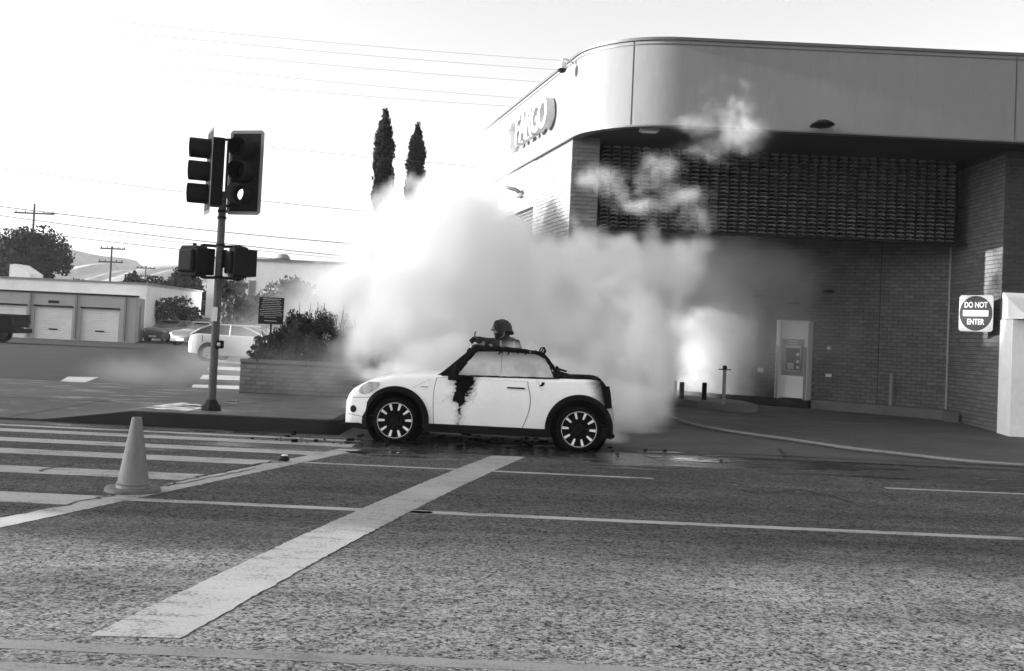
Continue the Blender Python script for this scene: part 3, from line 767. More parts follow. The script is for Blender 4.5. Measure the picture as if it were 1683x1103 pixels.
# do not enter sign
p = AT(1604, 515, 19.62)
dne = thing('road_sign', 'square white sign with a dark disc reading DO NOT ENTER beside the bay', 'sign', p, rz=rad(-54))
b = MB(); b.prism_y([(-.335 + c, -.335 + d_) for c, d_ in ()] or [(-.335, -.30), (-.30, -.335), (.30, -.335), (.335, -.30), (.335, .30), (.30, .335), (-.30, .335), (-.335, .30)], -.004, .004)
b.build('plate', M('sign_plate', .30, .5, .1, 8), dne)
b = MB(); b.lathe([(.322, -.0045), (.322, -.0075), (0, -.0078)], 48, axis='Y'); b.build('disc', m_signdark, dne)
b = MB(); b.b2((-.25, -.0125, -.055), (.25, -.0085, .055)); b.build('bar', M('sign_bar', .36, .5, .1, 8), dne)
for txt, z in (('DO NOT', .135), ('ENTER', -.145)):
    me = text_mesh(txt, .128, .002, .004); me.transform(Matrix.Translation((0, -.011, z)) @ Matrix.Rotation(rad(90), 4, 'X')); me.materials.clear(); me.materials.append(m_signtext)
    me.transform(Matrix.Diagonal((.88, 1, 1.12, 1))); me.materials.clear(); me.materials.append(bpy.data.materials['sign_bar']); o = bpy.data.objects.new('lettering', me); COL.objects.link(o); o.parent = dne
b = MB(); b.b2((-.03, .006, .12), (.03, .30, .15)); b.b2((-.03, .006, -.15), (.03, .30, -.12)); b.build('bracket', m_pole, dne)

# security camera, flood lamp, soffit lamp, arm lamp
p = AT(924, 110, 19.9)
sc_ = thing('security_camera', 'white dome camera on a bracket at the rounded fascia corner', 'camera', p)
b = MB(); b.tube([(.22, .10, .10), (.08, .04, .16), (0, 0, .15), (0, 0, .08)], .02, 8); b.build('bracket', m_white, sc_, smooth=40)
b = MB(); b.lathe([(.03, .10), (.085, .07), (.10, .0), (.095, -.04)], 18); b.build('housing', m_white, sc_, smooth=40)
b = MB(); b.lathe([(.088, -.042), (.07, -.09), (.03, -.115), (0, -.12)], 18); b.build('dome', m_glassdark, sc_, smooth=40)
p = AT(1353, 204, 18.3)
fl = thing('flood_lamp', 'dark oval flood lamp fixed low on the front fascia', 'lamp', (p.x, FY - .002, p.z))
b = MB(); b.lathe([(.0, .07), (.09, .062), (.17, .02), (.2, -.01), (.12, -.05), (.03, -.06), (0, -.06)], 22, origin=(0, -.2, 0)); b.build('lamp_head', m_black, fl, smooth=40)
b = MB(); b.box((0, -.05, 0), (.08, .1, .07)); b.build('mount', m_dark, fl)
b = MB(); b.box((-.13, -.15, -.03), (.16, .1, .05)); b.build('sensor', m_black, fl, bevel=.01)
p = AT(1067, 212, 18.95)
sl = thing('soffit_lamp', 'shallow rectangular lamp under the soffit behind the rounded corner', 'lamp', (p.x, 18.95, ZS))
b = MB(); b.b2((-.17, -.12, -.05), (.17, .12, -.001)); b.build('housing', m_greywall, sl, bevel=.01)
b = MB(); b.b2((-.13, -.09, -.062), (.13, .09, -.051)); b.build('diffuser', m_white, sl)
p = Lp(3.75)
al = thing('arm_lamp', 'curved arm wall lamp on the side wall above the tiled opening', 'lamp', (p.x, p.y, 4.72))
d3 = NL.to_3d()
b = MB(); b.tube([(0, 0, -.05), d3 * .15 + Vector((0, 0, .05)), d3 * .45 + Vector((0, 0, .10)), d3 * .80 + Vector((0, 0, .12))], [.06, .045, .04, .03], 8); b.build('arm', m_grey, al, smooth=40)
b = MB(); b.lathe([(.02, .1), (.09, .05), (.14, -.05), (0, -.06)], 16, origin=(0, 0, -.06)); b.build('shade', m_grey, al, smooth=40)

# pale cabinet at the right edge
cab = thing('steel_cabinet', 'tall pale metal cabinet with a sloped hood against the right brick front', 'cabinet', (8.93, 19.25, 0))
b = MB(); b.b2((-.06, -.35, .12), (1.5, .14, 2.22)); b.build('body', m_offwhite, cab, bevel=.01)
b = MB(); b.b2((-.07, -.36, 0), (1.5, .14, .118)); b.build('plinth', m_kerb, cab)
b = MB(); b.v = []; b.add([(-.03, -.75, 2.23), (1.5, -.75, 2.23), (1.5, .14, 2.23), (-.03, .14, 2.23), (-.03, .13, 2.72), (1.5, .13, 2.72), (-.03, -.72, 2.30), (1.5, -.72, 2.30)],
      [(0, 3, 2, 1), (0, 1, 7, 6), (6, 7, 5, 4), (0, 6, 4, 3), (1, 2, 5, 7), (3, 4, 5, 2)]); b.build('hood', m_offwhite, cab)

# kerbed island with posts
isl = thing('kerb_island', 'raised concrete island with a rounded nose in the drive-through lane', 'traffic island', (3.9, 21.2, .2), world=True)
P = [GND(1226, 680, .21), GND(1145, 672, .22), GND(1112, 667, .23), GND(1094, 662, .24)]
pl = [(p.x, p.y) for p in P]; pl += [(pl[-1][0] - .02, pl[-1][1] + .5), (pl[-1][0] + .3, pl[-1][1] + 1.0), (pl[0][0] + .25, pl[0][1] + 1.5), (pl[0][0] + .3, pl[0][1] + .3)]
b = MB(); b.prism(pl, 0, .385); b.build('kerb_body', m_kerb_l, isl, bevel=.02)
for (u, vb, vt, r_, lb, mt_) in ((1120, 655, 628, .05, 'short black bollard left of the mid island, second from its nose', m_black), (1157, 657, 629, .05, 'short black bollard standing alone in the middle of the island', m_black), (1109, 651, 626, .035, 'thin short dark bollard at the island nose, half lost in smoke', m_dark)):
    p = GND(u, vb, .385); h = (vb - vt) / FPX * p.y
    t_ = thing('bollard', lb, 'bollard', p, 'short bollards on the concrete island')
    b = MB(); b.lathe([(r_, 0), (r_, h - .012), (r_ * .8, h), (0, h + .004)], 16); b.build('shaft', mt_, t_, smooth=40)
    b = MB(); b.lathe([(r_ * 1.35, 0.001), (r_ * 1.35, .012), (r_ * 1.05, .016)], 16); b.build('base_ring', m_dark, t_, smooth=40)
p = GND(1189, 664, .385)
t_ = thing('steel_post', 'slim grey steel post with a bolted cross head on the island', 'post', p)
b = MB(); b.tube([(0, 0, 0), (0, 0, .70)], .034, 12); b.build('shaft', m_grey, t_, smooth=40)
b = MB(); b.box((0, 0, .665), (.24, .02, .02)); b.lathe([(.042, .66), (.042, .73), (.02, .745), (0, .745)], 12); b.build('cross_head', m_dark, t_, smooth=40)
p = on_wall(1417, 667, 22) ; p = W1 + AD * 1.05 + AN * .25
t_ = thing('guard_post', 'pale steel guard post on the kerb right of the cash machine', 'post', (p.x, p.y, .43))
b = MB(); b.tube([(0, 0, 0), (0, 0, .66)], .04, 12); b.build('shaft', M('post_paint', .22, .6), t_, smooth=40)
b = MB(); b.lathe([(.04, .66), (.03, .68), (0, .69)], 12); b.build('cap', m_grey, t_, smooth=40)

# ------------------------------------------------------------------ cars
def smooth_interp(tab, x):
    if x <= tab[0][0]: return tab[0][1:]
    for a, c in zip(tab[:-1], tab[1:]):
        if x <= c[0]:
            t = (x - a[0]) / (c[0] - a[0]); return tuple(p_ + (q_ - p_) * t for p_, q_ in zip(a[1:], c[1:]))
    return tab[-1][1:]
def Sz(z): return 1 - .05 * max(0, (z - .58) / .38) ** 2 - .05 * max(0, (.5 - z) / .35) ** 2
def body_loft(tab, xs, crown=.022):
    """tab rows: x, zb, zt, W"""
    b = MB(); vs = []; k = None
    for x in xs:
        zb, zt, w_ = smooth_interp(tab, x); h = zt - zb; zsh = zt - min(.06, h * .25)
        ring = [(0, zb), (w_ * .5, zb), (w_ * .85, zb), (w_ * .955, zb + .012)]
        for i in range(7):
            z = zb + .03 + (zsh - zb - .03) * i / 6; ring.append((w_ * Sz(z), z))
        sw = w_ * Sz(zsh)
        ring += [(sw * .99, zsh + (zt - zsh) * .4), (sw * .965, zsh + (zt - zsh) * .72), (sw * .92, zt - .004), (sw * .8, zt + crown * .35), (sw * .5, zt + crown * .8), (0, zt + crown)]
        full = [(-y, z) for y, z in ring] + [(y, z) for y, z in ring[1:-1]][::-1]
        k = len(full); vs += [(x, y, z) for y, z in full]
    n = len(xs); fs = [(i * k + j, i * k + (j + 1) % k, (i + 1) * k + (j + 1) % k, (i + 1) * k + j) for i in range(n - 1) for j in range(k)]
    fs += [tuple(range(k))[::-1], tuple(range((n - 1) * k, n * k))]
    b.add(vs, fs); return b
def make_wheel(root, x, side, R, rimR, yo, tyre_m, spoke=True, simple=False):
    """side -1 faces the camera side"""
    wh = bpy.data.objects.new('wheel', None); COL.objects.link(wh); wh.parent = root; wh.location = (x, side * yo, R)
    b = MB(); w_ = .19; s_ = side
    prof = [(rimR, -.0), (rimR + .015, .012), (R - .05, .014), (R - .02, .0), (R - .003, -.03), (R, -.07), (R, -w_ + .07), (R - .003, -w_ + .03), (R - .02, -w_), (rimR, -w_)]
    b.lathe([(r_, y * s_) for r_, y in prof], 48, axis='Y'); b.build('tyre', tyre_m, wh, smooth=50)
    b = MB(); b.lathe([(rimR, -.10 * s_), (rimR, .002 * s_), (rimR - .008, .006 * s_), (rimR - .012, -.004 * s_), (rimR - .012, -.06 * s_), (0, -.065 * s_)], 48, axis='Y')
    b.build('rim', m_black if spoke else m_grey, wh, smooth=40)
    b = MB(); b.lathe([(rimR - .001, .006 * s_), (rimR - .001, .0085 * s_), (rimR - .006, .0085 * s_), (rimR - .006, .006 * s_)], 48, axis='Y'); b.build('rim_edge', m_alu, wh, smooth=40)
    b = MB(); b.lathe([(.07, -.055 * s_), (.06, -.015 * s_), (.028, -.008 * s_), (0, -.006 * s_)], 20, axis='Y'); b.build('hub', m_black if spoke else m_grey, wh, smooth=40)
    if spoke:
        bd = MB(); bl = MB(); rot = random.uniform(0, .6)
        for k in range(10):
            a = rot + k * math.tau / 10; ca, sa = math.cos(a), math.sin(a); R3 = Matrix(((ca, 0, -sa), (0, 1, 0), (sa, 0, ca)))
            for (r1, r2, wa, wb, mb_, yy) in ((.05, rimR * .66, .020, .026, bd, -.012), (rimR * .58, rimR - .008, .024, .036, bl, -.004)):
                q = [(r1, yy - .03, -wa / 2), (r2, yy - .03, -wb / 2), (r2, yy - .03, wb / 2), (r1, yy - .03, wa / 2), (r1, yy - .006, -wa / 2), (r2, yy, -wb / 2), (r2, yy, wb / 2), (r1, yy - .006, wa / 2)]
                me = MB(); me.add([R3 @ Vector((p_[0], p_[1] * s_, p_[2])) for p_ in q], [(0, 1, 2, 3), (4, 7, 6, 5), (0, 4, 5, 1), (1, 5, 6, 2), (2, 6, 7, 3), (3, 7, 4, 0)])
                if mb_ is bd: me.build('spoke', m_black, wh)
                else: me.build('spoke_tip', m_alu, wh)
    else:
        for k in range(5):
            a = k * math.tau / 5; b = MB(); b.box((math.cos(a) * rimR * .55, -.01 * s_, math.sin(a) * rimR * .55), (rimR * .85, .03, .05), mat=Matrix.Rotation(-a, 3, 'Y')); b.build('spoke', m_chrome, wh)
    return wh
def patch(name, mat, root, tab, poly_fn, z0, z1, off, side=-1, nz=14, nx=12, parent=None, th=.004):
    """thin shell lying on the body side between x=poly_fn(z)[0..1]"""
    b = MB(); vs = []
    for layer in (off, off - th):
        for i in range(nz + 1):
            z = z0 + (z1 - z0) * i / nz; xa, xb = poly_fn(z)
            for j in range(nx + 1):
                x = xa + (xb - xa) * j / nx; w_ = smooth_interp(tab, x)[2]
                vs.append((x, side * (w_ * Sz(z) + layer), z))
    k = nx + 1; q = (nz + 1) * k; fs = []
    for i in range(nz):
        for j in range(nx):
            fs.append((i * k + j, i * k + j + 1, (i + 1) * k + j + 1, (i + 1) * k + j)); fs.append((q + (i + 1) * k + j, q + (i + 1) * k + j + 1, q + i * k + j + 1, q + i * k + j))
    for i in range(nz):
        fs.append((i * k, (i + 1) * k, q + (i + 1) * k, q + i * k)); fs.append((i * k + nx, q + i * k + nx, q + (i + 1) * k + nx, (i + 1) * k + nx))
    for j in range(nx):
        fs.append((j, q + j, q + j + 1, j + 1)); fs.append((nz * k + j, nz * k + j + 1, q + nz * k + j + 1, q + nz * k + j))
    b.add(vs, fs); return b.build(name, mat, parent or root, smooth=40)

mini = thing('burnt_car', 'white two-door convertible with its roof burned off and soot down the door', 'car', (-1.506, 15.32, .004), rz=-.031)
TAB = [(-.745, .24, .44, .46), (-.715, .215, .55, .62), (-.665, .21, .63, .72), (-.61, .21, .70, .765), (-.50, .22, .765, .80), (-.40, .22, .812, .825), (-.30, .22, .848, .842), (-.18, .22, .876, .855), (0, .22, .906, .862), (.27, .22, .932, .865), (.57, .22, .945, .865), (.9, .22, .950, .865), (1.4, .22, .958, .865), (1.8, .22, .966, .865), (2.2, .22, .974, .862), (2.5, .23, .984, .856), (2.68, .24, .985, .845), (2.77, .26, .968, .825), (2.84, .28, .90, .80), (2.89, .29, .80, .765), (2.93, .30, .66, .70), (2.965, .31, .56, .60), (2.985, .33, .50, .48)]
xs = sorted(set([t_[0] for t_ in TAB] + [-.70 + i * .05 for i in range(0, 74)]))
xs = [x for x in xs if -.745 <= x <= 2.985]
bo = body_loft(TAB, xs).build('body', m_mini, mini, smooth=35)
def cutter(b): 
    me = b.mesh('cut'); o = bpy.data.objects.new('cut', me); COL.objects.link(o); return o
cts = []
mwi = mini.matrix_basis.copy()
for x in (0, 2.495):
    for s_ in (-1, 1):
        b = MB(); b.lathe([(.395, s_ * .50), (.395, s_ * 1.2)], 40, axis='Y', origin=(x, 0, .31), cap=True); cts.append(b)
b = MB(); b.b2((.80, -.70, .42), (2.20, .70, 1.2)); cts.append(b)
b = MB(); b.lathe([(.012, -.5), (.012, .5)], 3, axis='Y', origin=(0, 0, -3)); 
bpy.context.view_layer.update()
co = []
for c_ in cts:
    o = cutter(c_); o.matrix_world = mini.matrix_world.copy(); co.append(o)
bpy.context.view_layer.update()
import bmesh
def fixn(o):
    bm = bmesh.new(); bm.from_mesh(o.data); bmesh.ops.recalc_face_normals(bm, faces=bm.faces[:]); bm.to_mesh(o.data); bm.free()
for o in [bo] + co: fixn(o)
tobool(bo, co)
bo.data.polygons.foreach_set('use_smooth', [True] * len(bo.data.polygons)); bo.data.set_sharp_from_angle(angle=rad(32))
# doors with dark shut lines, hood and fender seams
def df(z): t = (z - .29) / .65; return (.535 - .02 * math.sin(t * math.pi) + .10 * max(0, t - .72) ** 1.3, 1.725 + .11 * math.sin(min(1, t * 1.15) * math.pi * .75) - .03 * t)
for s_ in (-1, 1):
    patch('door_gap', m_black, mini, TAB, lambda z: (df(z)[0] - .008, df(z)[1] + .008), .284, .915, .0015, s_)
    dr = patch('door', m_mini, mini, TAB, df, .290, .912, .0045, s_)
    b = MB(); y = s_ * (.865 * Sz(.82) + .022); b.b2((1.50, y - .006, .812), (1.74, y + .006, .832)); b.b2((1.51, y - .02, .814), (1.53, y + .02, .83)); b.b2((1.71, y - .02, .814), (1.73, y + .02, .83)); b.build('handle', m_dark, dr, bevel=.004)
    b = MB(); y = s_ * (.862 + .004); b.b2((.335, y - .004, .775), (.43, y + .004, .79)); b.build('side_marker', m_chrome, mini, bevel=.003)
    # fender seam running up to the windscreen
    def seam(p0, p1, w_=.006, K=8):
        b = MB(); vs = []
        for i in range(K + 1):
            t = i / K; x = p0[0] + (p1[0] - p0[0]) * t; z = p0[1] + (p1[1] - p0[1]) * t
            for dx in (-w_ / 2, w_ / 2): vs.append((x + dx, s_ * (smooth_interp(TAB, x)[2] * Sz(z) + .002), z + (dx if abs(p1[1] - p0[1]) < abs(p1[0] - p0[0]) else 0)))
        b.add(vs, [(2 * i, 2 * i + 1, 2 * i + 3, 2 * i + 2) for i in range(K)]); b.build('panel_gap', m_black, mini)
    seam((.22, .76), (.46, .885)); seam((-.60, .585), (-.36, .60))
    # headlight
    cxh, czh = -.375, .735
    def hl(z, g=0): 
        t = (z - czh) / (.095 + g); ww = (.115 + g) * math.sqrt(max(0, 1 - t * t)); return (cxh + .9 * (z - czh) - ww, cxh + .9 * (z - czh) + ww)
    patch('headlight', m_lamp, mini, TAB, hl, czh - .092, czh + .078, .010, s_, 10, 8)
    patch('fog_lamp', m_dark, mini, TAB, lambda z: (-.585 - .045 * math.sqrt(max(0, 1 - ((z - .43) / .05) ** 2)), -.585 + .045 * math.sqrt(max(0, 1 - ((z - .43) / .05) ** 2))), .382, .478, .004, s_, 8, 6)
    patch('fuel_cap_gap' if s_ > 0 else 'burn_blister', m_char, mini, TAB, lambda z: (1.93 - .035 * math.sin(z * 40), 1.975 - .03 * math.sin(z * 33)), .86, .915, .004, s_, 6, 4)
    seam((.64, .30), (.64, .302)); seam((1.90, .93), (1.98, .80), .004); seam((-.66, .36), (-.42, .33), .005)
    # tail lamp, burnt black
    patch('taillight', m_char, mini, TAB, lambda z: (2.80 + .10 * (.9 - z), 2.895 + .14 * (.9 - z) - .12 * max(0, z - .8)), .60, .90, .02, s_, 8, 6, th=.03)
    # arch cladding, one piece per wheel
    for wx, a0, a1 in ((0, -12, 196), (2.495, -16, 192)):
        b = MB(); vs = []; K = 36
        for i in range(K + 1):
            a = rad(a0 + (a1 - a0) * i / K)
            for r_, y in ((.392, .60), (.385, .868), (.40, .884), (.452, .884), (.463, .872), (.463, .60)):
                yy = y
                if wx == 0 and math.cos(a) * r_ < -.25: yy = min(y, y - .10 * min(1, (-.25 - math.cos(a) * r_) / .25))
                if wx > 0 and math.cos(a) * r_ > .2: yy = y - .10 * min(1, (math.cos(a) * r_ - .2) / .26)
                vs.append((wx + math.cos(a) * r_, s_ * yy, .31 + math.sin(a) * r_))
        fs = [(i * 6 + j, i * 6 + (j + 1) % 6, i * 6 + 6 + (j + 1) % 6, i * 6 + 6 + j) for i in range(K) for j in range(6)] + [tuple(range(6)), tuple(range(K * 6, K * 6 + 6))]
        b.add(vs, fs); b.build('wheel_arch', m_black, mini, smooth=45)
        b = MB(); b.lathe([(.39, s_ * .50), (.39, s_ * .86)], 36, axis='Y', origin=(wx, 0, .31)); b.build('wheel_well', m_black, mini, smooth=45)
        b = MB(); b.lathe([(.392, s_ * .506), (0, s_ * .507)], 30, axis='Y', origin=(wx, 0, .31)); b.build('well_liner', m_black, mini)
b = MB(); 
for s_ in (-1, 1): 
    b = MB(); b.b2((.40, s_ * .55, .175), (2.10, s_ * .878, .288)); b.build('sill', m_black, mini, bevel=.012)
    b = MB(); P = [(-.735, .20), (-.70, .235), (-.52, .245), (-.44, .275), (-.38, .34), (-.33, .34), (-.33, .15), (-.50, .165)]; y0, y1 = sorted((s_ * .30, s_ * .775))
    b.prism_y(P, y0, y1); b.build('front_lip', m_black, mini, bevel=.008)
    b = MB(); P = [(2.86, .36), (2.90, .30), (2.985, .24), (2.97, .20), (2.72, .19), (2.72, .36)]; y0, y1 = sorted((s_ * .30, s_ * .80)); b.prism_y(P, y0, y1); b.build('rear_lip', m_black, mini, bevel=.008)
b = MB(); b.b2((-.775, -.30, .36), (-.73, .30, .56)); b.build('grille', m_black, mini, bevel=.01)
b = MB(); b.b2((-.30, -.55, .16), (2.8, .55, .235)); b.build('underbody', m_black, mini)
# windscreen frame and what is left of the roof
def rail(name, pts, r_, mat=m_char, n=8, jit=0.0):
    P = []
    for a, c in zip(pts[:-1], pts[1:]):
        a, c = Vector(a), Vector(c); K = max(2, int((c - a).length / .05))
        for i in range(K): P.append(a.lerp(c, i / K) + Vector([random.uniform(-jit, jit) for _ in range(3)]))
    P.append(Vector(pts[-1])); b = MB(); b.tube(P, [r_ * random.uniform(.8, 1.25) if jit else r_ for _ in P], n)
    return b.build(name, mat, mini, smooth=60)
for s_ in (-1, 1):
    b = MB(); P = [(.50, .925), (.60, .985), (.985, 1.335), (1.06, 1.345), (1.10, 1.31), (1.04, 1.285), (.80, 1.06), (.755, .945)]
    y0, y1 = sorted((s_ * .735, s_ * .64)); b.prism_y(P, y0, y1)
    b.v = [(p_[0], p_[1] - s_ * max(0, p_[2] - .95) * .28, p_[2]) for p_ in b.v]; b.build('windscreen_pillar', m_char, mini, bevel=.012)
    rail('roof_rail', [(1.03, s_ * .60, 1.322), (1.3, s_ * .61, 1.326), (1.62, s_ * .61, 1.318)], .027, jit=.008)
    rail('roof_rail', [(1.62, s_ * .61, 1.318), (1.80, s_ * .61, 1.300), (1.93, s_ * .62, 1.292)], .014, jit=.010)
    rail('rear_bow', [(1.90, s_ * .62, 1.295), (2.00, s_ * .63, 1.24), (2.09, s_ * .65, 1.14), (2.15, s_ * .67, 1.05), (2.20, s_ * .69, .985)], .019, m_char, jit=.004)
    b = MB(); b.lathe([(0, .0), (.085, .0), (.07, .05), (.035, .09), (.02, .14), (0, .15)], 9, origin=(2.18, s_ * .69, .955)); b.box((2.25, s_ * .69, 1.045), (.16, .06, .03), mat=Matrix.Rotation(rad(14), 3, 'Y')); b.box((2.10, s_ * .69, 1.02), (.03, .05, .13), mat=Matrix.Rotation(rad(-20), 3, 'Y')); b.build('bow_hinge', m_char, mini)
    b = MB(); b.lathe([(0, 0), (.03, .0), (.05, .05), (.045, .1), (.02, .16), (0, .17)], 9, origin=(.80, s_ * .84, .955)); b.box((.76, s_ * .87, .925), (.12, .10, .07)); b.box((.80, s_ * .80, .945), (.06, .14, .03)); b.build('melted_mirror', m_char, mini, bevel=.01)
    # belt seal
    rail('belt_seal', [(.60, s_ * .80, .945), (1.2, s_ * .80, .957), (1.8, s_ * .80, .967), (2.2, s_ * .795, .975)], .010, jit=.002)
    # side glass under a smoke film
    P = [(.81, .945), (1.06, 1.285), (1.40, 1.30), (1.40, .955)]; b = MB(); y0, y1 = sorted((s_ * .775, s_ * .779)); b.prism_y(P, y0, y1)
    b.v = [(p_[0], p_[1] - s_ * max(0, p_[2] - .95) * .42, p_[2]) for p_ in b.v]; b.build('door_glass', m_film, mini)
    P = [(1.41, .955), (1.41, 1.30), (1.86, 1.285), (1.97, 1.22), (2.06, 1.12), (2.13, .97)]; b = MB(); b.prism_y(P, y0, y1)
    b.v = [(p_[0], p_[1] - s_ * max(0, p_[2] - .95) * .42, p_[2]) for p_ in b.v]; b.build('rear_glass', m_film, mini)
    for x, l in ((.93, .17), (.985, .10), (1.07, .13), (1.38, .05), (1.50, .08), (1.62, .14), (1.74, .04)):
        b = MB(); b.tube([(x, s_ * .625, 1.31), (x - .01, s_ * .64, 1.31 - l * .5), (x - .03, s_ * .655, 1.31 - l)], [.014, .010, .004], 6); b.build('melted_drip', m_char, mini, smooth=60)
rail('roof_header', [(1.02, -.60, 1.325), (1.0, -.3, 1.335), (1.0, 0, 1.34), (1.0, .3, 1.335), (1.02, .60, 1.325)], .035, jit=.005)
rail('roof_bow', [(1.62, -.60, 1.315), (1.64, -.2, 1.30), (1.6, .2, 1.31), (1.62, .60, 1.315)], .014, jit=.012)
rail('roof_bow', [(1.92, -.61, 1.29), (1.98, -.45, 1.36), (2.0, -.3, 1.33), (1.95, 0, 1.28), (1.94, .3, 1.30), (1.92, .61, 1.29)], .012, jit=.010)
rail('bent_wire', [(1.80, -.61, 1.30), (1.86, -.60, 1.335), (1.92, -.60, 1.30)], .008); rail('bent_wire', [(1.90, -.61, 1.29), (1.93, -.62, 1.37), (1.98, -.62, 1.385), (1.99, -.62, 1.31), (1.98, -.62, 1.27)], .009)
rail('deck_char', [(2.22, -.74, .985), (2.45, -.76, .992), (2.62, -.76, 1.0), (2.76, -.74, .985)], .016, jit=.006)
b = MB(); b.box((2.50, -.72, 1.01), (.09, .06, .05)); b.build('deck_stub', m_char, mini, bevel=.01)
b = MB()
for i in range(150):
    x = random.uniform(.95, 1.75); b.box((x, random.uniform(-.63, -.56), 1.318 + random.uniform(-.055, .022) * random.random()), (random.uniform(.02, .09), .02, random.uniform(.01, .05)), rz=random.uniform(-.5, .5))
b.build('burnt_fabric', m_char, mini, kind='stuff')
b = MB(); b.b2((.82, -.68, .43), (2.18, .68, .46)); b.build('cabin_floor', m_char, mini)
for y in (-.36, .36):
    b = MB(); b.b2((1.25, y - .22, .46), (1.70, y + .22, .62)); b.box((1.78, y, .80), (.10, .42, .46), mat=Matrix.Rotation(rad(14), 3, 'Y')); b.build('burnt_seat', m_char, mini, bevel=.04)
b = MB(); b.lathe([(0, 0), (.02, 0), (.02, .02), (0, .02)], 8, origin=(1.12, .36, .85))
for k in range(24): pass
b.tube([(1.08 + .06 * math.sin(a), .36 + .17 * math.cos(a), .86 + .15 * math.sin(a)) for a in [math.tau * i / 20 for i in range(21)]], .012, 6); b.build('steering_wheel', m_char, mini, smooth=60)
for x in (0, 2.495):
    for s_ in (-1, 1): make_wheel(mini, x, s_, .306, .240, .845, m_tyre)

def plain_car(name, label, loc, rz, tab, paint, roof, R=.32, L=4.3, wb=(.0, 2.55), group=None, spoke=False):
    c = thing(name, label, 'car', loc, group, rz)
    xs = [tab[0][0] + (tab[-1][0] - tab[0][0]) * i / 46 for i in range(47)]
    o = body_loft(tab, xs).build('body', paint, c, smooth=35)
    # greenhouse
    b = MB(); P = roof; n = len(P)
    for s_ in (0,):
        vs = [(p_[0], -.74 + .30 * max(0, p_[1] - .95), p_[1]) for p_ in P] + [(p_[0], .74 - .30 * max(0, p_[1] - .95), p_[1]) for p_ in P]
        b.add(vs, [tuple(range(n)), tuple(range(n, 2 * n))[::-1]] + [((i + 1) % n, i, n + i, n + (i + 1) % n) for i in range(n)])
    b.build('glasshouse', m_carglass, c, bevel=.02)
    tp = [p_ for p_ in P if p_[1] > 1.2]; zt = max(p_[1] for p_ in P)
    b = MB(); x0, x1 = min(p_[0] for p_ in tp) - .02, max(p_[0] for p_ in tp) + .02
    b.b2((x0, -.62, zt - .05), (x1, .62, zt + .025)); b.build('roof', paint, c, bevel=.02)
    for s_ in (-1, 1):
        for i in range(n - 1):
            if abs(P[i][1] - P[i + 1][1]) > .10:
                b = MB(); b.tube([(q_[0], s_ * (.755 - .30 * max(0, q_[1] - .95)), q_[1]) for q_ in (P[i], P[i + 1])], .035, 6); b.build('pillar', paint, c, smooth=60)
        xm = (x0 + x1) / 2; b = MB(); b.tube([(xm, s_ * .755, .95), (xm, s_ * .64, zt - .02)], .03, 6); b.build('pillar', paint, c, smooth=60)
        b = MB(); b.b2((xm - 1.0, s_ * .86, .70), (xm - .98, s_ * .872, .95)); b.build('door_gap', m_black, c)
        b = MB(); b.box((xm + .15, s_ * .872, .78), (.2, .02, .03)); b.build('handle', m_chrome, c)
        b = MB(); b.box((tab[0][0] + .2, s_ * .66, .68), (.24, .26, .13), rz=-s_ * .5); b.build('headlight', m_chrome, c, bevel=.03)
        b = MB(); b.box((tab[-1][0] - .12, s_ * .66, .78), (.16, .22, .2), rz=s_ * .4); b.build('taillight', m_dark, c, bevel=.03)
    b = MB(); b.b2((tab[0][0] - .01, -.26, .30), (tab[0][0] + .03, .26, .42)); b.build('plate', m_white, c)
    b = MB(); b.b2((tab[-1][0] - .04, -.26, .50), (tab[-1][0] + .02, .26, .62)); b.build('plate', m_white, c)
    for x in wb:
        for s_ in (-1, 1):
            w_ = make_wheel(c, x, s_, R, R * .68, .88, m_tyre, spoke=False)
            b = MB(); b.lathe([(R + .06, s_ * .80), (R + .06, s_ * .876), (R * .9, s_ * .877)], 24, axis='Y', origin=(x, 0, R)); b.build('wheel_arch', m_black, c, smooth=40)
    return c
HT_ = [(-.85, .25, .55, .55), (-.78, .22, .70, .72), (-.5, .22, .84, .84), (.3, .22, .95, .87), (.9, .22, .98, .875), (2.4, .22, 1.0, .875), (3.0, .24, 1.02, .86), (3.25, .26, .98, .80), (3.35, .3, .75, .68)]
RF = [(.40, .93), (1.0, 1.22), (1.35, 1.33), (1.7, 1.37), (2.2, 1.37), (2.6, 1.32), (2.95, 1.18), (3.25, .98)]
RFm = [(2.55 - x, z) for x, z in RF][::-1]; HTm = [(2.55 - r_[0],) + r_[1:] for r_ in HT_][::-1]
p = AT(352, 589, 40.5)
plain_car('parked_hatchback', 'pale hatchback seen from the side behind the signal pole', (p.x, 40.5, .01), rad(0), HTm, m_carw, RFm, wb=(0, 2.55))
p = AT(262, 563, 66)
plain_car('parked_sedan', 'small dark sedan parked beside the garage end, facing the street', (p.x, 66, .01), rad(78), HT_, m_carg, RF)
p = AT(305, 567, 60)
plain_car('parked_sedan', 'grey sedan half hidden behind the pale hatchback', (p.x + .2, 60, .01), rad(70), HT_, m_carg, RF)
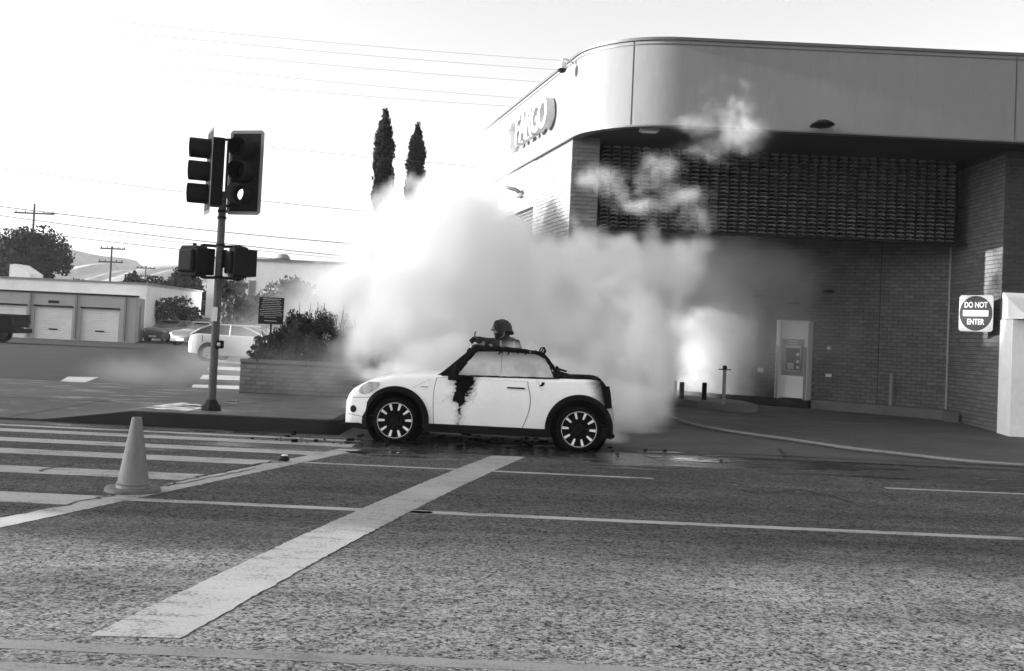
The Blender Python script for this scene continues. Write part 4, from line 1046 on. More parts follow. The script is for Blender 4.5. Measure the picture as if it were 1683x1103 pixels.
# pickup at the left edge
pk = thing('pickup_truck', 'dark pickup truck whose tail reaches in at the left edge', 'pickup truck', (GND(12, 563).x, 50.5, .01))
b = MB(); b.b2((-2.2, -.95, .75), (.95, .95, 1.30)); b.build('bed', m_black, pk, bevel=.03)
b = MB(); b.b2((-2.2, -.98, 1.302), (.98, .98, 1.36)); b.build('bed_rail', m_dark, pk, bevel=.02)
b = MB(); b.prism_y([(-3.9, .7), (-2.25, .7), (-2.25, 1.35), (-2.5, 1.95), (-3.6, 1.95), (-4.0, 1.3), (-5.2, 1.15), (-5.3, .7)], -.93, .93); b.build('cab', m_black, pk, bevel=.04)
b = MB(); b.b2((-5.2, -.5, .5), (.9, .5, .74)); b.build('chassis', m_black, pk)
b = MB(); b.b2((.98, -.85, .48), (1.15, .85, .70)); b.build('bumper', m_dark, pk, bevel=.02)
for s_ in (-1, 1):
    b = MB(); b.box((.97, s_ * .85, 1.05), (.06, .16, .3)); b.build('taillight', m_dark, pk)
    for x in (-.2, -4.1): make_wheel(pk, x, s_, .40, .25, .92, m_tyre, spoke=False)

# ------------------------------------------------------------------ traffic signal
pb = GND(347, 674, .195)
sg = thing('traffic_signal', 'grey traffic signal pole on the corner with two dark signal heads and walk boxes', 'traffic signal', pb)
Yp = pb.y
def L(u, v, dy=0.0): return AT(u, v, Yp + dy) - pb
top = L(366, 315).z
b = MB(); b.tube([(0, 0, 0), (0, 0, 1.9), (0, 0, top)], [.062, .058, .055], 20); b.build('pole', m_pole, sg, smooth=40)
b = MB(); b.lathe([(.15, 0), (.15, .02), (.13, .05), (.085, .14), (.07, .16)], 8); b.build('base', m_dark, sg)
for k in range(4):
    a = k * math.pi / 2 + .4; b = MB(); b.tube([(math.cos(a) * .125, math.sin(a) * .125, .015), (math.cos(a) * .125, math.sin(a) * .125, .07)], .014, 6); b.build('bolt', m_dark, sg)
for z_c in (top - .32, top - .42, L(357, 405).z, L(357, 458).z):
    b = MB(); b.lathe([(.058, 0), (.068, .0), (.068, .04), (.058, .04)], 18, origin=(0, 0, z_c)); b.build('clamp', m_dark, sg, smooth=40)
b = MB(); b.b2((-.055, -.068, L(355, 528).z), (.03, -.06, L(355, 505).z)); b.build('sticker', m_signtext, sg)
b = MB(); zb_ = L(360, 566).z; b.box((.09, -.04, zb_), (.10, .10, .12)); o = b.build('push_button', m_black, sg, bevel=.015)
b = MB(); b.lathe([(.03, 0), (.03, -.02), (0, -.025)], 12, axis='Y', origin=(.09, -.092, zb_)); b.build('button', m_chrome, o)
b = MB(); b.box((.075, 0, L(360, 425).z), (.07, .09, .27)); b.build('junction_box', m_black, sg, bevel=.01)

def signal_head(cx, cz, cy, yaw, lit=None):
    R = Matrix.Rotation(yaw, 3, 'Z'); o_c = Vector((cx, cy, cz))
    def X(b, **kw): b.v = [tuple(R @ Vector(p_) + o_c) for p_ in b.v]; return b
    pit = .345
    b = MB(); b.b2((-.17, .0, -1.5 * pit), (.17, .20, 1.5 * pit)); hd = X(b).build('signal_head', m_sig, sg, bevel=.02)
    w_, h_ = .285, .645; c_ = .04
    def rr(w_, h_): return [(-w_ + c_, -h_), (w_ - c_, -h_), (w_, -h_ + c_), (w_, h_ - c_), (w_ - c_, h_), (-w_ + c_, h_), (-w_, h_ - c_), (-w_, -h_ + c_)]
    b = MB(); b.prism_y(rr(w_, h_), -.002, .006); X(b).build('backplate_border', m_reflect, hd)
    b = MB(); b.prism_y([(-w_ + .05, -h_ + .05), (w_ - .05, -h_ + .05), (w_ - .05, h_ - .05), (-w_ + .05, h_ - .05)], -.006, -.003); X(b).build('backplate', m_sig, hd)
    for i, z in enumerate((pit, 0, -pit)):
        b = MB(); b.lathe([(.155, -.006), (.155, -.03), (.145, -.035), (.145, -.006)], 28, axis='Y', origin=(0, 0, z)); X(b).build('lens_ring', m_sig, hd, smooth=40)
        b = MB(); b.lathe([(.143, -.010), (.12, -.028), (.07, -.042), (0, -.048)], 24, axis='Y', origin=(0, 0, z)); ln_ = X(b).build('lens', m_glassdark, hd, smooth=60)
        if lit == i:
            b = MB(); b.lathe([(.088, -.042), (.06, -.056), (0, -.062)], 24, axis='Y', origin=(.0, 0, z)); X(b).build('lit_disc', m_glow, ln_, smooth=60)
        # cutaway visor: full tube on top, open at the bottom
        b = MB(); vs = []; K = 26
        for j in range(K + 1):
            a = rad(-78 + 336 * j / K); ln = .30 - .012 * (1 - math.sin(a)) * .5
            for (r_, y) in ((.150, -.03), (.150, -ln), (.146, -ln), (.146, -.03)): vs.append((r_ * math.cos(a), y, z + r_ * math.sin(a)))
        fs = [(j * 4 + q_, j * 4 + (q_ + 1) % 4, j * 4 + 4 + (q_ + 1) % 4, j * 4 + 4 + q_) for j in range(K) for q_ in range(4)]
        b.add(vs, fs); X(b).build('visor', m_sig, hd, smooth=40)
    return hd
pc = L(404, 284)
signal_head(pc.x, pc.z, -.02, rad(-15), 2)
pl_ = L(341, 281)
signal_head(pl_.x + .02, pl_.z - .01, .0, rad(-66))
def arm(pts, r_=.021):
    b = MB(); b.tube(pts, r_, 8); b.build('bracket_arm', m_sig, sg, smooth=50)
zt_ = L(360, 228).z; zl_ = L(360, 338).z
arm([(pl_.x + .12, .02, zt_), (L(375, 228).x, .02, zt_ - .01), (L(372, 232).x + .03, .02, zt_ - .05), (0.035, .02, top - .05)])
arm([(pl_.x + .12, .02, zl_), (-.03, .02, zl_)])
arm([(pc.x - .05, .1, pc.z + .5), (L(372, 230).x, .05, zt_)])
arm([(pc.x - .05, .1, pc.z - .5), (0.0, .02, zl_)])
def ped(cx, cz, yaw):
    R = Matrix.Rotation(yaw, 3, 'Z'); o_c = Vector((cx, -.02, cz))
    def X(b): b.v = [tuple(R @ Vector(p_) + o_c) for p_ in b.v]; return b
    b = MB(); b.prism_y([(-.20, -.19), (-.16, -.23), (.16, -.23), (.20, -.19), (.20, .19), (.16, .23), (-.16, .23), (-.20, .19)], -.02, .19); hd = X(b).build('walk_signal', m_sig, sg, bevel=.015)
    b = MB(); b.prism_y([(-.15, -.17), (.15, -.17), (.15, .17), (-.15, .17)], .19, .26); X(b).build('rear_cover', m_sig, hd, bevel=.03)
    b = MB()
    for sx in (-.19, .19): b.b2((sx - .006, -.15, -.2), (sx + .006, -.021, .2))
    b.b2((-.184, -.15, .19), (.184, -.021, .2)); b.b2((-.184, -.15, -.2), (.184, -.021, -.19)); X(b).build('hood', m_sig, hd)
    b = MB(); b.b2((-.17, -.026, -.17), (.17, -.022, .17)); X(b).build('lens', m_glassdark, hd)
    for k in range(9):
        b = MB(); b.b2((-.18, -.12, -.165 + k * .04), (.18, -.04, -.160 + k * .04)); X(b).build('louvre', m_sig, hd)
    b = MB(); b.lathe([(.03, 0), (.03, .04), (0, .05)], 10, origin=(-.0, .08, .228)); b.lathe([(.03, 0), (.03, -.04), (0, -.05)], 10, origin=(0, .08, -.228)); X(b).build('hinge_cap', m_sig, hd)
p1_, p2_ = L(326, 430), L(401, 433)
ped(p1_.x, p1_.z, rad(148)); ped(p2_.x, p2_.z, rad(-62 + 180))
za, zb_ = L(357, 406).z, L(357, 456).z
arm([(p1_.x + .02, .02, p1_.z + .24), (p1_.x + .06, .02, za + .02), (p1_.x + .1, .02, za + .02), (0, .02, za + .01), (p2_.x - .1, .02, za + .02), (p2_.x, .02, za + .0), (p2_.x + .02, .02, p2_.z + .22)], .022)
arm([(p1_.x + .04, .02, p1_.z - .22), (p1_.x + .1, .02, zb_ - .01), (0, .02, zb_), (p2_.x - .06, .02, zb_ - .01), (p2_.x, .02, p2_.z - .22)], .022)

# ------------------------------------------------------------------ cone
p = GND(218, 807)
cn = thing('traffic_cone', 'tall pale traffic cone standing on the crosswalk line', 'traffic cone', p)
H_ = .655
b = MB(); b.lathe([(.145, .03), (.138, .06), (.042, H_), (.036, H_ + .004), (.034, H_ - .02), (.125, .05)], 40); b.build('cone_body', m_cone, cn, smooth=40)
b = MB(); n = 40; vs = []
for z, g in ((.0, 1.0), (.02, 1.0), (.032, .97), (.034, .82)):
    for i in range(n):
        a = math.tau * i / n; r_ = .235 * g * (1 + .10 * abs(math.cos(2 * a + .4)) ** 3); vs.append((r_ * math.cos(a), r_ * math.sin(a), z + .004 * math.sin(a * 3)))
b.add(vs, [(i * n + j, i * n + (j + 1) % n, (i + 1) * n + (j + 1) % n, (i + 1) * n + j) for i in range(3) for j in range(n)] + [tuple(range(n))[::-1], tuple(range(3 * n, 4 * n))])
b.build('cone_base', M('cone_base_rubber', .11, .7, .35, 12), cn, smooth=60)
b = MB(); b.lathe([(.1385, .062), (.146, .066), (.146, .078), (.136, .082)], 40); b.build('collar', m_cone, cn, smooth=40)

# ------------------------------------------------------------------ planter, shrubs, notice
pA = GND(392, 645, .195); PLX, PLY, PLZ = pA.x, pA.y, AT(392, 589, pA.y).z
plt = thing('brick_planter', 'long low brick planter behind the signal pole and the car', 'planter', (PLX, PLY, .19), world=True)
PX1 = .9
b = MB(); b.b2((PLX + .012, PLY + .012, .19), (PX1, PLY + .8, PLZ - .06)); b.build('planter_core', m_mortar, plt)
b = MB(); b.b2((PLX - .005, PLY - .005, PLZ - .065), (PX1, PLY + .12, PLZ)); b.build('capping', m_brick, plt, bevel=.008)
b = MB(); b.b2((PLX + .12, PLY + .12, PLZ - .1), (PX1, PLY + .8, PLZ - .05)); b.build('soil', m_soil, plt)
cand = []
brick_face(plt, (PLX + .004, PLY + .012), (PX1, PLY + .012), .2, PLZ - .07, (0, -1), cand=cand)
brick_face(plt, (PLX + .012, PLY + .8), (PLX + .012, PLY + .012), .2, PLZ - .07, (-1, 0), cand=cand)
lay(plt, cand, 300, lambda b_: -b_[0].x - .5 * b_[0].y)

def leaves(centers, radii, n, size, mat, name, parent, aspect=2.0, upright=0.0, lo=.25, tones=(.5, 1.6), shell=.5):
    cs = np.array(centers, float); rs = np.array(radii, float)
    w_ = rs.prod(axis=1) ** (2 / 3); w_ /= w_.sum(); idx = RNG.choice(len(cs), n, p=w_)
    d = RNG.normal(size=(n, 3)); d /= np.linalg.norm(d, axis=1)[:, None]; r_ = RNG.uniform(0, 1, n) ** shell
    P = cs[idx] + d * rs[idx] * r_[:, None]
    # clumping
    a = RNG.normal(size=(n, 3)); a[:, 2] += upright * 3; a /= np.linalg.norm(a, axis=1)[:, None]
    q = np.cross(a, RNG.normal(size=(n, 3))); q /= np.linalg.norm(q, axis=1)[:, None]
    s_ = size * RNG.uniform(.6, 1.4, n)[:, None]
    v0, v1, v2, v3 = P - a * s_ * aspect / 2, P + q * s_ * .5, P + a * s_ * aspect / 2, P - q * s_ * .5
    V = np.stack([v0, v1, v2, v3], 1).reshape(-1, 3)
    me = bpy.data.meshes.new(name); me.vertices.add(n * 4); me.vertices.foreach_set('co', V.ravel())
    me.loops.add(n * 4); me.loops.foreach_set('vertex_index', np.arange(n * 4)); me.polygons.add(n)
    me.polygons.foreach_set('loop_start', np.arange(n) * 4); me.polygons.foreach_set('loop_total', np.full(n, 4))
    me.update(calc_edges=True)
    ct = RNG.uniform(tones[0], tones[1], len(cs))[idx] * RNG.uniform(.7, 1.3, n)
    at_ = me.attributes.new('tone', 'FLOAT', 'FACE'); at_.data.foreach_set('value', ct)
    me.materials.append(mat); o = bpy.data.objects.new(name, me); COL.objects.link(o); o.parent = parent; return o
def clumps(c, r_, n, k=.38):
    out_c, out_r = [], []
    for i in range(n):
        d = Vector((random.gauss(0, 1), random.gauss(0, 1), random.gauss(0, 1))).normalized() * random.uniform(.35, .95)
        out_c.append((c[0] + d.x * r_[0], c[1] + d.y * r_[1], c[2] + d.z * r_[2])); s_ = random.uniform(.6, 1.25) * k; out_r.append((r_[0] * s_, r_[1] * s_, r_[2] * s_))
    return out_c, out_r
def tree(name, label, cat, loc, h, cr, n, size, mat, group=None, ncl=26, trunk=.2, base=.35):
    t_ = thing(name, label, cat, loc, group)
    b = MB(); b.tube([(0, 0, 0), (.03 * h, 0, h * .25), (0, .02 * h, h * .55), (.02 * h, 0, h * .8)], [trunk, trunk * .75, trunk * .5, trunk * .15], 8); b.build('trunk', m_wood, t_, smooth=60)
    for k in range(5):
        a = k * 1.3; b = MB(); z0 = h * (.28 + .09 * k); b.tube([(0, 0, z0), (math.cos(a) * cr[0] * .35, math.sin(a) * cr[1] * .35, z0 + h * .13), (math.cos(a) * cr[0] * .65, math.sin(a) * cr[1] * .65, z0 + h * .2)], [trunk * .4, trunk * .22, trunk * .08], 6); b.build('branch', m_wood, t_, smooth=60)
    cc, rr = clumps((0, 0, h - cr[2]), cr, ncl); leaves(cc, rr, n, size, mat, 'crown', t_, 1.6)
    return t_

pz = PLZ - .05
def shrub(u, v, Y, w_, h_, n, label, up=.25):
    x = AT(u, v, Y).x; t_ = thing('planter_shrub', label, 'shrub', (x, Y, pz), 'shrubs in the brick planter')
    cc, rr = [], []
    for i in range(60):
        a = random.uniform(0, math.tau); q = random.uniform(0, 1) ** .55; zz = h_ * random.uniform(.05, 1.0) * (1 - .4 * q * q)
        cc.append((math.cos(a) * w_ * q * 1.15, math.sin(a) * .42 * q, zz)); k_ = random.uniform(.6, 1.5); rr.append((w_ * .20 * k_, .15 * k_, h_ * .13 * k_))
    leaves(cc, rr, n * 2, .024, m_leaf, 'foliage', t_, 2.6, up, tones=(.4, 1.9))
    for i in range(9):
        a = random.uniform(-w_, w_) * .8; hh = h_ * random.uniform(.8, 1.15); b = MB(); b.tube([(a * .3, 0, 0), (a * .8, random.uniform(-.1, .1), hh * .6), (a, random.uniform(-.15, .15), hh)], [.014, .009, .004], 5); b.build('stem', m_leaf, t_)
    return t_
shrub(455, 580, PLY + .45, .42, .55, 3400, 'low spreading shrub under the dark notice at the planter end')
shrub(492, 580, PLY + .42, .55, 1.05, 5200, 'tallest dense dark shrub in the middle of the planter')
shrub(538, 585, PLY + .5, .5, 1.12, 3600, 'loose shrub right of the dense one, fading into the smoke')
shrub(585, 590, PLY + .5, .5, .85, 2600, 'shrub at the smoky end of the planter, nearly lost from view')
shrub(430, 585, PLY + .55, .2, .34, 1500, 'small tuft of a shrub at the left corner of the planter')
p = AT(446, 511, PLY + .35); hs = (AT(446, 489, PLY + .35).z - AT(446, 533, PLY + .35).z); ws = AT(466, 511, PLY + .35).x - AT(425, 511, PLY + .35).x
nb = thing('notice_board', 'dark rectangular notice of fine white lines on a post in the planter', 'sign', (p.x, p.y, pz))
zc = p.z - pz
b = MB(); b.b2((-ws / 2, -.02, zc - hs / 2), (ws / 2, 0, zc + hs / 2)); fc = b.build('board', m_signdark, nb, bevel=.004)
b = MB(); b.tube([(0, .03, 0), (0, .03, zc + hs * .4)], .02, 8); b.build('post', m_dark, nb, smooth=40)
nl = 13
for k in range(nl):
    z = zc + hs * .44 - k * hs * .068
    if k == 11: continue
    ww = ws * (.72 if k == 0 else random.uniform(.62, .92) if k < 10 else .5); x = -ww / 2; b = MB(); th = .011 if k in (0, 12) else .007
    while x < ww / 2:
        l_ = random.uniform(.012, .05); b.b2((x, -.024, z - th / 2), (min(x + l_, ww / 2), -.021, z + th / 2)); x += l_ + .008
    b.build('text_line', m_signtext, fc)

# ------------------------------------------------------------------ background
# long garage with three roller doors
GY = 61.5
gx0, gx1 = -52.0, AT(222, 530, GY).x
gt = AT(100, 483, GY).z; GSX = AT(237, 520, GY + 6).x
gar = thing('garage_building', 'low grey garage block with pale roller doors at the far left', 'building', ((gx0 + gx1) / 2, GY, 0), world=True)
doors = []
for ua, ub in ((55, 118), (132, 195), (-26, 42)):
    doors.append((AT(ua, 530, GY).x, AT(ub, 530, GY).x))
dz = AT(100, 505, GY).z
doors += [(doors[2][0] - 3.1 - 2.7 * k, doors[2][0] - .6 - 2.7 * k) for k in range(2)]
doors.sort(); b = MB(); x = gx0
for a, c in doors:
    b.b2((x, GY, 0), (a, GY + .3, gt)); b.b2((a, GY, dz), (c, GY + .3, gt)); x = c
b.b2((x, GY, 0), (gx1, GY + .3, gt)); b.prism([(gx1, GY + .001), (GSX, GY + 6), (GSX - .3, GY + 6), (gx1 - .3, GY + .3)], 0, gt); b.build('wall', m_greywall, gar)
for a, c in doors:
    b = MB(); nsl = 14
    for k in range(nsl):
        z0 = dz * k / nsl; b.box(((a + c) / 2, GY + .16, z0 + dz / nsl / 2), (c - a, .05, dz / nsl * .86), mat=Matrix.Rotation(rad(5), 3, 'X'))
    b.b2((a, GY + .2, 0), (c, GY + .22, dz)); b.build('roller_door', m_offwhite, gar)
    b = MB(); b.b2((a - .05, GY - .03, dz), (c + .05, GY - .001, dz + .09)); b.build('door_lintel', m_dark, gar)
b = MB(); b.b2((gx0, GY - .08, gt), (gx1 + .05, GY + .35, gt + .1)); b.build('coping', m_dark, gar)
dd_ = Vector((GSX - gx1, 6)).normalized(); c_ = Vector((gx1, GY)) + dd_ * 3; b = MB(); b.box((c_.x, c_.y, 1.05), (.9, .06, 2.1), rz=math.atan2(dd_.y, dd_.x)); b.build('side_door', m_grey, gar)
b = MB(); b.b2((AT(80, 497, GY).x, GY - .05, gt - .55), (AT(97, 497, GY).x, GY - .002, gt - .4)); b.build('vent', m_dark, gar)
WY = 68
wt_ = AT(150, 464, WY).z; wx1 = AT(240, 500, WY).x
wbk = thing('white_block', 'long white flat-roofed block rising behind the grey garage', 'building', (-45, WY, 0), world=True)
b = MB(); b.b2((-70, WY, 0), (wx1, WY + 12, wt_)); b.build('wall', m_offwhite, wbk)
b = MB(); b.b2((-70.1, WY - .1, wt_), (wx1 + .1, WY + 12, wt_ + .12)); b.build('coping', m_grey, wbk)
xa_, xb_ = AT(3, 450, WY).x, AT(37, 450, WY).x; b = MB(); b.prism_y([(xa_, wt_ + .1), (xb_, wt_ + .1), (xb_, wt_ + .42), ((xa_ + xb_) / 2 - .3, wt_ + 1.0), (xa_, wt_ + .95)], WY + 1, WY + 3); b.build('roof_house', m_offwhite, wbk)
# low pale wall with coping
LY = 72; z_ = AT(290, 517, LY).z
b = MB(); b.b2((wx1 + .3, LY, 0), (AT(345, 517, LY).x, LY + .25, z_ - .12)); lw = alone(b, 'boundary_wall', m_greywall, 'low pale boundary wall between the white block and the hall', 'wall', (wx1 + 3, LY, 0))
b = MB(); b.b2((-3, -.06, z_ - .118), (AT(345, 517, LY).x - wx1 - 3 + .05, .31, z_ + .02)); b.build('coping', m_offwhite, lw)
# white hall behind the pole
HY = 78; hx0, hx1 = AT(338, 500, HY).x, AT(600, 500, HY).x; hz = AT(450, 430, HY).z
hall = thing('white_hall', 'tall plain white hall with narrow dark windows behind the signal pole', 'building', ((hx0 + hx1) / 2, HY, 0), world=True)
b = MB(); b.b2((hx0, HY, 0), (hx1, HY + 14, hz)); b.build('wall', m_offwhite, hall)
b = MB(); b.b2((hx0 - .1, HY - .15, hz), (hx1, HY + 14, hz + .18)); b.build('coping', m_grey, hall)
b = MB()
for u in (366, 392):
    x = AT(u, 480, HY).x; b.b2((x - .12, HY - .12, 0), (x + .12, HY - .002, hz)); 
b.build('pilaster', m_offwhite, hall)
for ua, ub in ((408, 420), (364, 374)):
    a, c = AT(ua, 480, HY).x, AT(ub, 480, HY).x; za_, zb2 = AT(415, 497, HY).z, AT(415, 461, HY).z
    b = MB(); b.b2((a, HY - .06, za_), (c, HY - .003, zb2)); fr = b.build('window', m_grey, hall); b = MB(); b.b2((a + .07, HY - .075, za_ + .07), (c - .07, HY - .062, zb2 - .07)); b.build('pane', m_carglass, fr)
b = MB(); p = AT(452, 421, HY - 1); b.lathe([(.0, .35), (.4, .3), (.6, .0), (.4, -.25), (0, -.3)], 12, origin=(p.x, HY + 1.5, p.z)); b.build('roof_vent', m_grey, hall, smooth=60)

# trees
p = AT(42, 500, 84); tree('broad_tree', 'large dark round-crowned tree rising behind the white block', 'tree', (p.x, 84, 0), 7.9, (3.5, 3.2, 2.9), 22000, .17, m_leaf_d, 'trees beyond the buildings', 60, .35)
for (u, h, cr, lb, n) in ((-30, 7.2, (2.6, 2.6, 2.8), 'dark tree cut by the left edge of the view', 9000), (128, 4.4, (1.3, 1.3, 1.2), 'low dark tree right of the large round-crowned tree', 3500), (203, 5.3, (.9, .9, 1.4), 'small dark tree between the two nearer utility poles', 3500), (262, 4.9, (2.0, 2.0, 2.2), 'dark tree above the gap at the end of the white block', 9000), (300, 5.3, (1.7, 1.8, 2.4), 'dark tree with a peaked top just left of the hall', 9000), (328, 5.0, (1.6, 1.8, 2.4), 'dark tree touching the left wall of the hall', 8000)):
    p = AT(u, 500, 88); tree('dark_tree', lb, 'tree', (p.x, 88 + random.uniform(-2, 2), 0), h, cr, n, .16, m_leaf_d, 'trees beyond the buildings', 30, .2)
for (u, v, Y, h, cr, lb) in ((268, 530, 70.5, 2.9, (2.6, 1, 1.2), 'low dark hedge-like bush in front of the low boundary wall'), (378, 530, 52, 3.6, (1.0, 1, 1.5), 'small tree in front of the hall behind the signal pole'), (415, 530, 50, 2.9, (1.4, 1, 1.2), 'rounded bush in front of the hall just left of the notice'), (470, 500, 54, 4.0, (2.1, 1.2, 1.3), 'hazy tree above the notice in the smoke'), (520, 500, 54, 3.6, (1.6, 1.2, 1.3), 'hazy tree right of the notice nearly lost in smoke')):
    p = AT(u, v, Y); tree('hazy_tree', lb, 'tree', (p.x, Y, 0), h, cr, 2600, .15, m_leaf, None, 16, .1)
def cypress(u, vtop, Y, w_, label):
    p = AT(u, vtop, Y); h = p.z; t_ = thing('cypress_tree', label, 'tree', (p.x, Y, 0), 'tall cypress trees')
    b = MB(); b.tube([(0, 0, 0), (0, 0, h * .9)], [.14, .03], 8); b.build('trunk', m_wood, t_, smooth=60)
    cc, rr = [], []
    for i in range(90):
        f_ = (i + .5) / 90; z = h * (.05 + .95 * f_); r_ = w_ * (1 if f_ < .86 else max(.30, (1 - ((f_ - .86) / .14) ** 1.6))) * (.75 + .25 * min(1, f_ * 5)); a = random.uniform(0, math.tau)
        cc.append((math.cos(a) * r_ * .14, math.sin(a) * r_ * .14, z - .12)); rr.append((r_ * .86, r_ * .86, .30 if f_ < .97 else .15))
    leaves(cc, rr, 34000, .055, m_leaf_d, 'crown', t_, 2.0, .6, tones=(.8, 1.2), shell=.3); return t_
cypress(635, 176, 42, .47, 'taller of the two narrow cypress trees, the left one above the smoke')
cypress(687, 199, 43, .44, 'shorter of the two narrow cypress trees, the right one above the smoke')

for k_, u in enumerate((48, 124, 205)):
    x = AT(u, 530, GY).x; b = MB(); b.b2((x - .05, GY - .09, .1), (x + .05, GY - .002, gt - .02)); b.build('downpipe', m_grey, gar)
for a, c in doors[-3:]:
    b = MB(); b.b2(((a + c) / 2 - .25, GY + .07, .55), ((a + c) / 2 + .25, GY + .12, .62)); b.build('door_handle', m_dark, gar)

# hills
xsH = np.linspace(-330, 150, 220); ysH = np.linspace(380, 650, 16); vs = []
def ridge(x):
    return 29 + 3 * math.sin(x * .021 + 1.0) + 2.2 * math.sin(x * .071) + 1.5 * math.sin(x * .19 + 2) + 1.0 * math.sin(x * .43) + .7 * math.sin(x * .97)
for y in ysH:
    for x in xsH:
        t = (y - 380) / 270; z = ridge(x) * math.sin(min(1, t * 1.4) * math.pi / 2) * (1.0 + .02 * math.sin(x * .05 + y * .06)) * max(0, min(1, (150 - x) / 120)) - .5; vs.append((x, y, z))
b = MB(); nx = len(xsH); b.add(vs, [(j_ * nx + i, j_ * nx + i + 1, (j_ + 1) * nx + i + 1, (j_ + 1) * nx + i) for j_ in range(len(ysH) - 1) for i in range(nx - 1)])
b.build('hills', m_hill, None, smooth=60, kind='structure')

# blocks added out of view at left, sized to keep low sun off corner
for (y0, y1, hh, lb) in ((8.3, 19.35, 16.4, 'unseen four storey block added to shade the corner'), (19.36, 23.9, 14.9, 'unseen narrow tall block added beside the first to cut the low sun')):
    t_ = thing('shade_block', lb, 'building', (-55, (y0 + y1) / 2, 0), world=True)
    b = MB(); b.b2((-62, y0, 0), (-50, y1, hh)); b.build('wall', m_greywall, t_)
    b = MB(); b.b2((-62.1, y0 + .01, hh + .001), (-49.9, y1 - .01, hh + .25)); b.build('coping', m_grey, t_)
    for k in range(4):
        nw = max(1, int((y1 - y0) / 2.6))
        for q in range(nw):
            yc_ = y0 + (y1 - y0) * (q + .5) / nw; b = MB(); b.b2((-50.05, yc_ - .6, 1.2 + k * 3.5), (-49.96, yc_ + .6, 3.0 + k * 3.5)); fr = b.build('window', m_offwhite, t_)
            b = MB(); b.b2((-49.959, yc_ - .5, 1.3 + k * 3.5), (-49.94, yc_ + .5, 2.9 + k * 3.5)); b.build('pane', m_carglass, fr)

# utility poles and wires
def upole(u, vt, Y, arms, label):
    p = AT(u, vt, Y); t_ = thing('utility_pole', label, 'utility pole', (p.x, Y, 0), 'utility poles beyond the garages')
    b = MB(); b.tube([(0, 0, 0), (0, 0, p.z)], [.13, .09], 8); b.build('pole', m_wood, t_, smooth=60)
    for (v, ul, ur, tilt) in arms:
        z = AT(u, v, Y).z; a, c = AT(ul, v, Y).x - p.x, AT(ur, v, Y).x - p.x
        b = MB(); b.box(((a + c) / 2, -.16, z), (c - a, .12, .14)); o = b.build('crossarm', m_wood, t_)
        for k in range(5):
            x = a + (c - a) * (.04 + .23 * k); b = MB(); b.lathe([(.03, 0), (.05, .05), (.05, .12), (.02, .16)], 8, origin=(x, -.16, z + .07)); b.build('insulator', m_dark, o)
upole(57, 335, 93, ((351, 25, 91, 0),), 'tallest utility pole with one crossarm behind the big tree')
upole(184, 405, 105, ((409, 166, 207, 0), (431, 163, 203, 0)), 'middle utility pole with two crossarms above the white block')
upole(240, 437, 145, ((441, 225, 256, 0), (454, 222, 256, 0)), 'farthest and smallest utility pole with two crossarms')
WG = 'overhead wires crossing the sky'; m_wire_l = m_wire
def wire(u0_, v0_, u1_, v1_, Y, r_, mat, label, sag=0.25):
    a, c = AT(u0_, v0_, Y), AT(u1_, v1_, Y); d = c - a; a2 = a - d * .35; P = []
    for i in range(25):
        t = i / 24; p_ = a2.lerp(c, t); p_.z -= sag * 4 * t * (1 - t) - sag * .6; P.append(p_)
    b = MB(); b.tube(P, r_, 5); alone(b, 'overhead_wire', mat, label, 'wire', tuple(P[0]), WG, smooth=60)
for (v0_, u1_, v1_, r_, lab_) in ((338, 640, 410, .022, 'thickest and uppermost of the four dark wires low above the garage'), (353, 640, 432, .020, 'second dark wire down of the four low above the garage'), (361, 640, 436, .012, 'thinnest of the four dark wires low above the garage, third down'), (374, 640, 446, .016, 'lowest of the four dark wires, passing just over the broad tree')):
    wire(0, v0_, u1_, v1_, 58, r_, m_wire, lab_)
for (v0_, u1_, v1_, lab_) in ((12, 1000, 112, 'highest of the five faint wires that run to the rounded fascia corner'), (28, 1000, 128, 'second highest of the five faint wires running to the fascia corner'), (48, 1000, 150, 'middle one of the five faint wires running to the fascia corner'), (72, 1000, 180, 'fourth down of the five faint wires running behind the fascia'), (97, 900, 186, 'lowest of the five faint wires, just over the cypress tops')):
    wire(0, v0_, u1_, v1_, 34, .0043, m_wire_l, lab_)
wire(0, 188, 900, 290, 40, .0065, m_wire_l, 'faint single wire passing behind the two signal heads and the cypresses'); wire(0, 274, 700, 362, 45, .011, m_wire, 'thin grey wire meeting the signal pole between its heads and walk boxes')
wire(0, 292, 160, 342, 45, .004, m_wire_l, 'short faint wire dropping towards the tallest utility pole')
# small pair of lamp arms poking from the smoke
p = AT(607, 382, 40)
t_ = thing('street_lamp', 'double-armed lamp head poking out of the smoke below the cypresses', 'street lamp', (p.x + .5, 40, 0))
b = MB(); b.tube([(0, 0, 0), (0, 0, p.z)], [.09, .06], 8); b.build('pole', m_grey, t_, smooth=60)
for dz_ in (.08, -.1):
    b = MB(); b.box((-.45, 0, p.z + dz_), (.45, .18, .06), mat=Matrix.Rotation(rad(8), 3, 'Y')); b.build('lamp_head', m_dark, t_, bevel=.02)

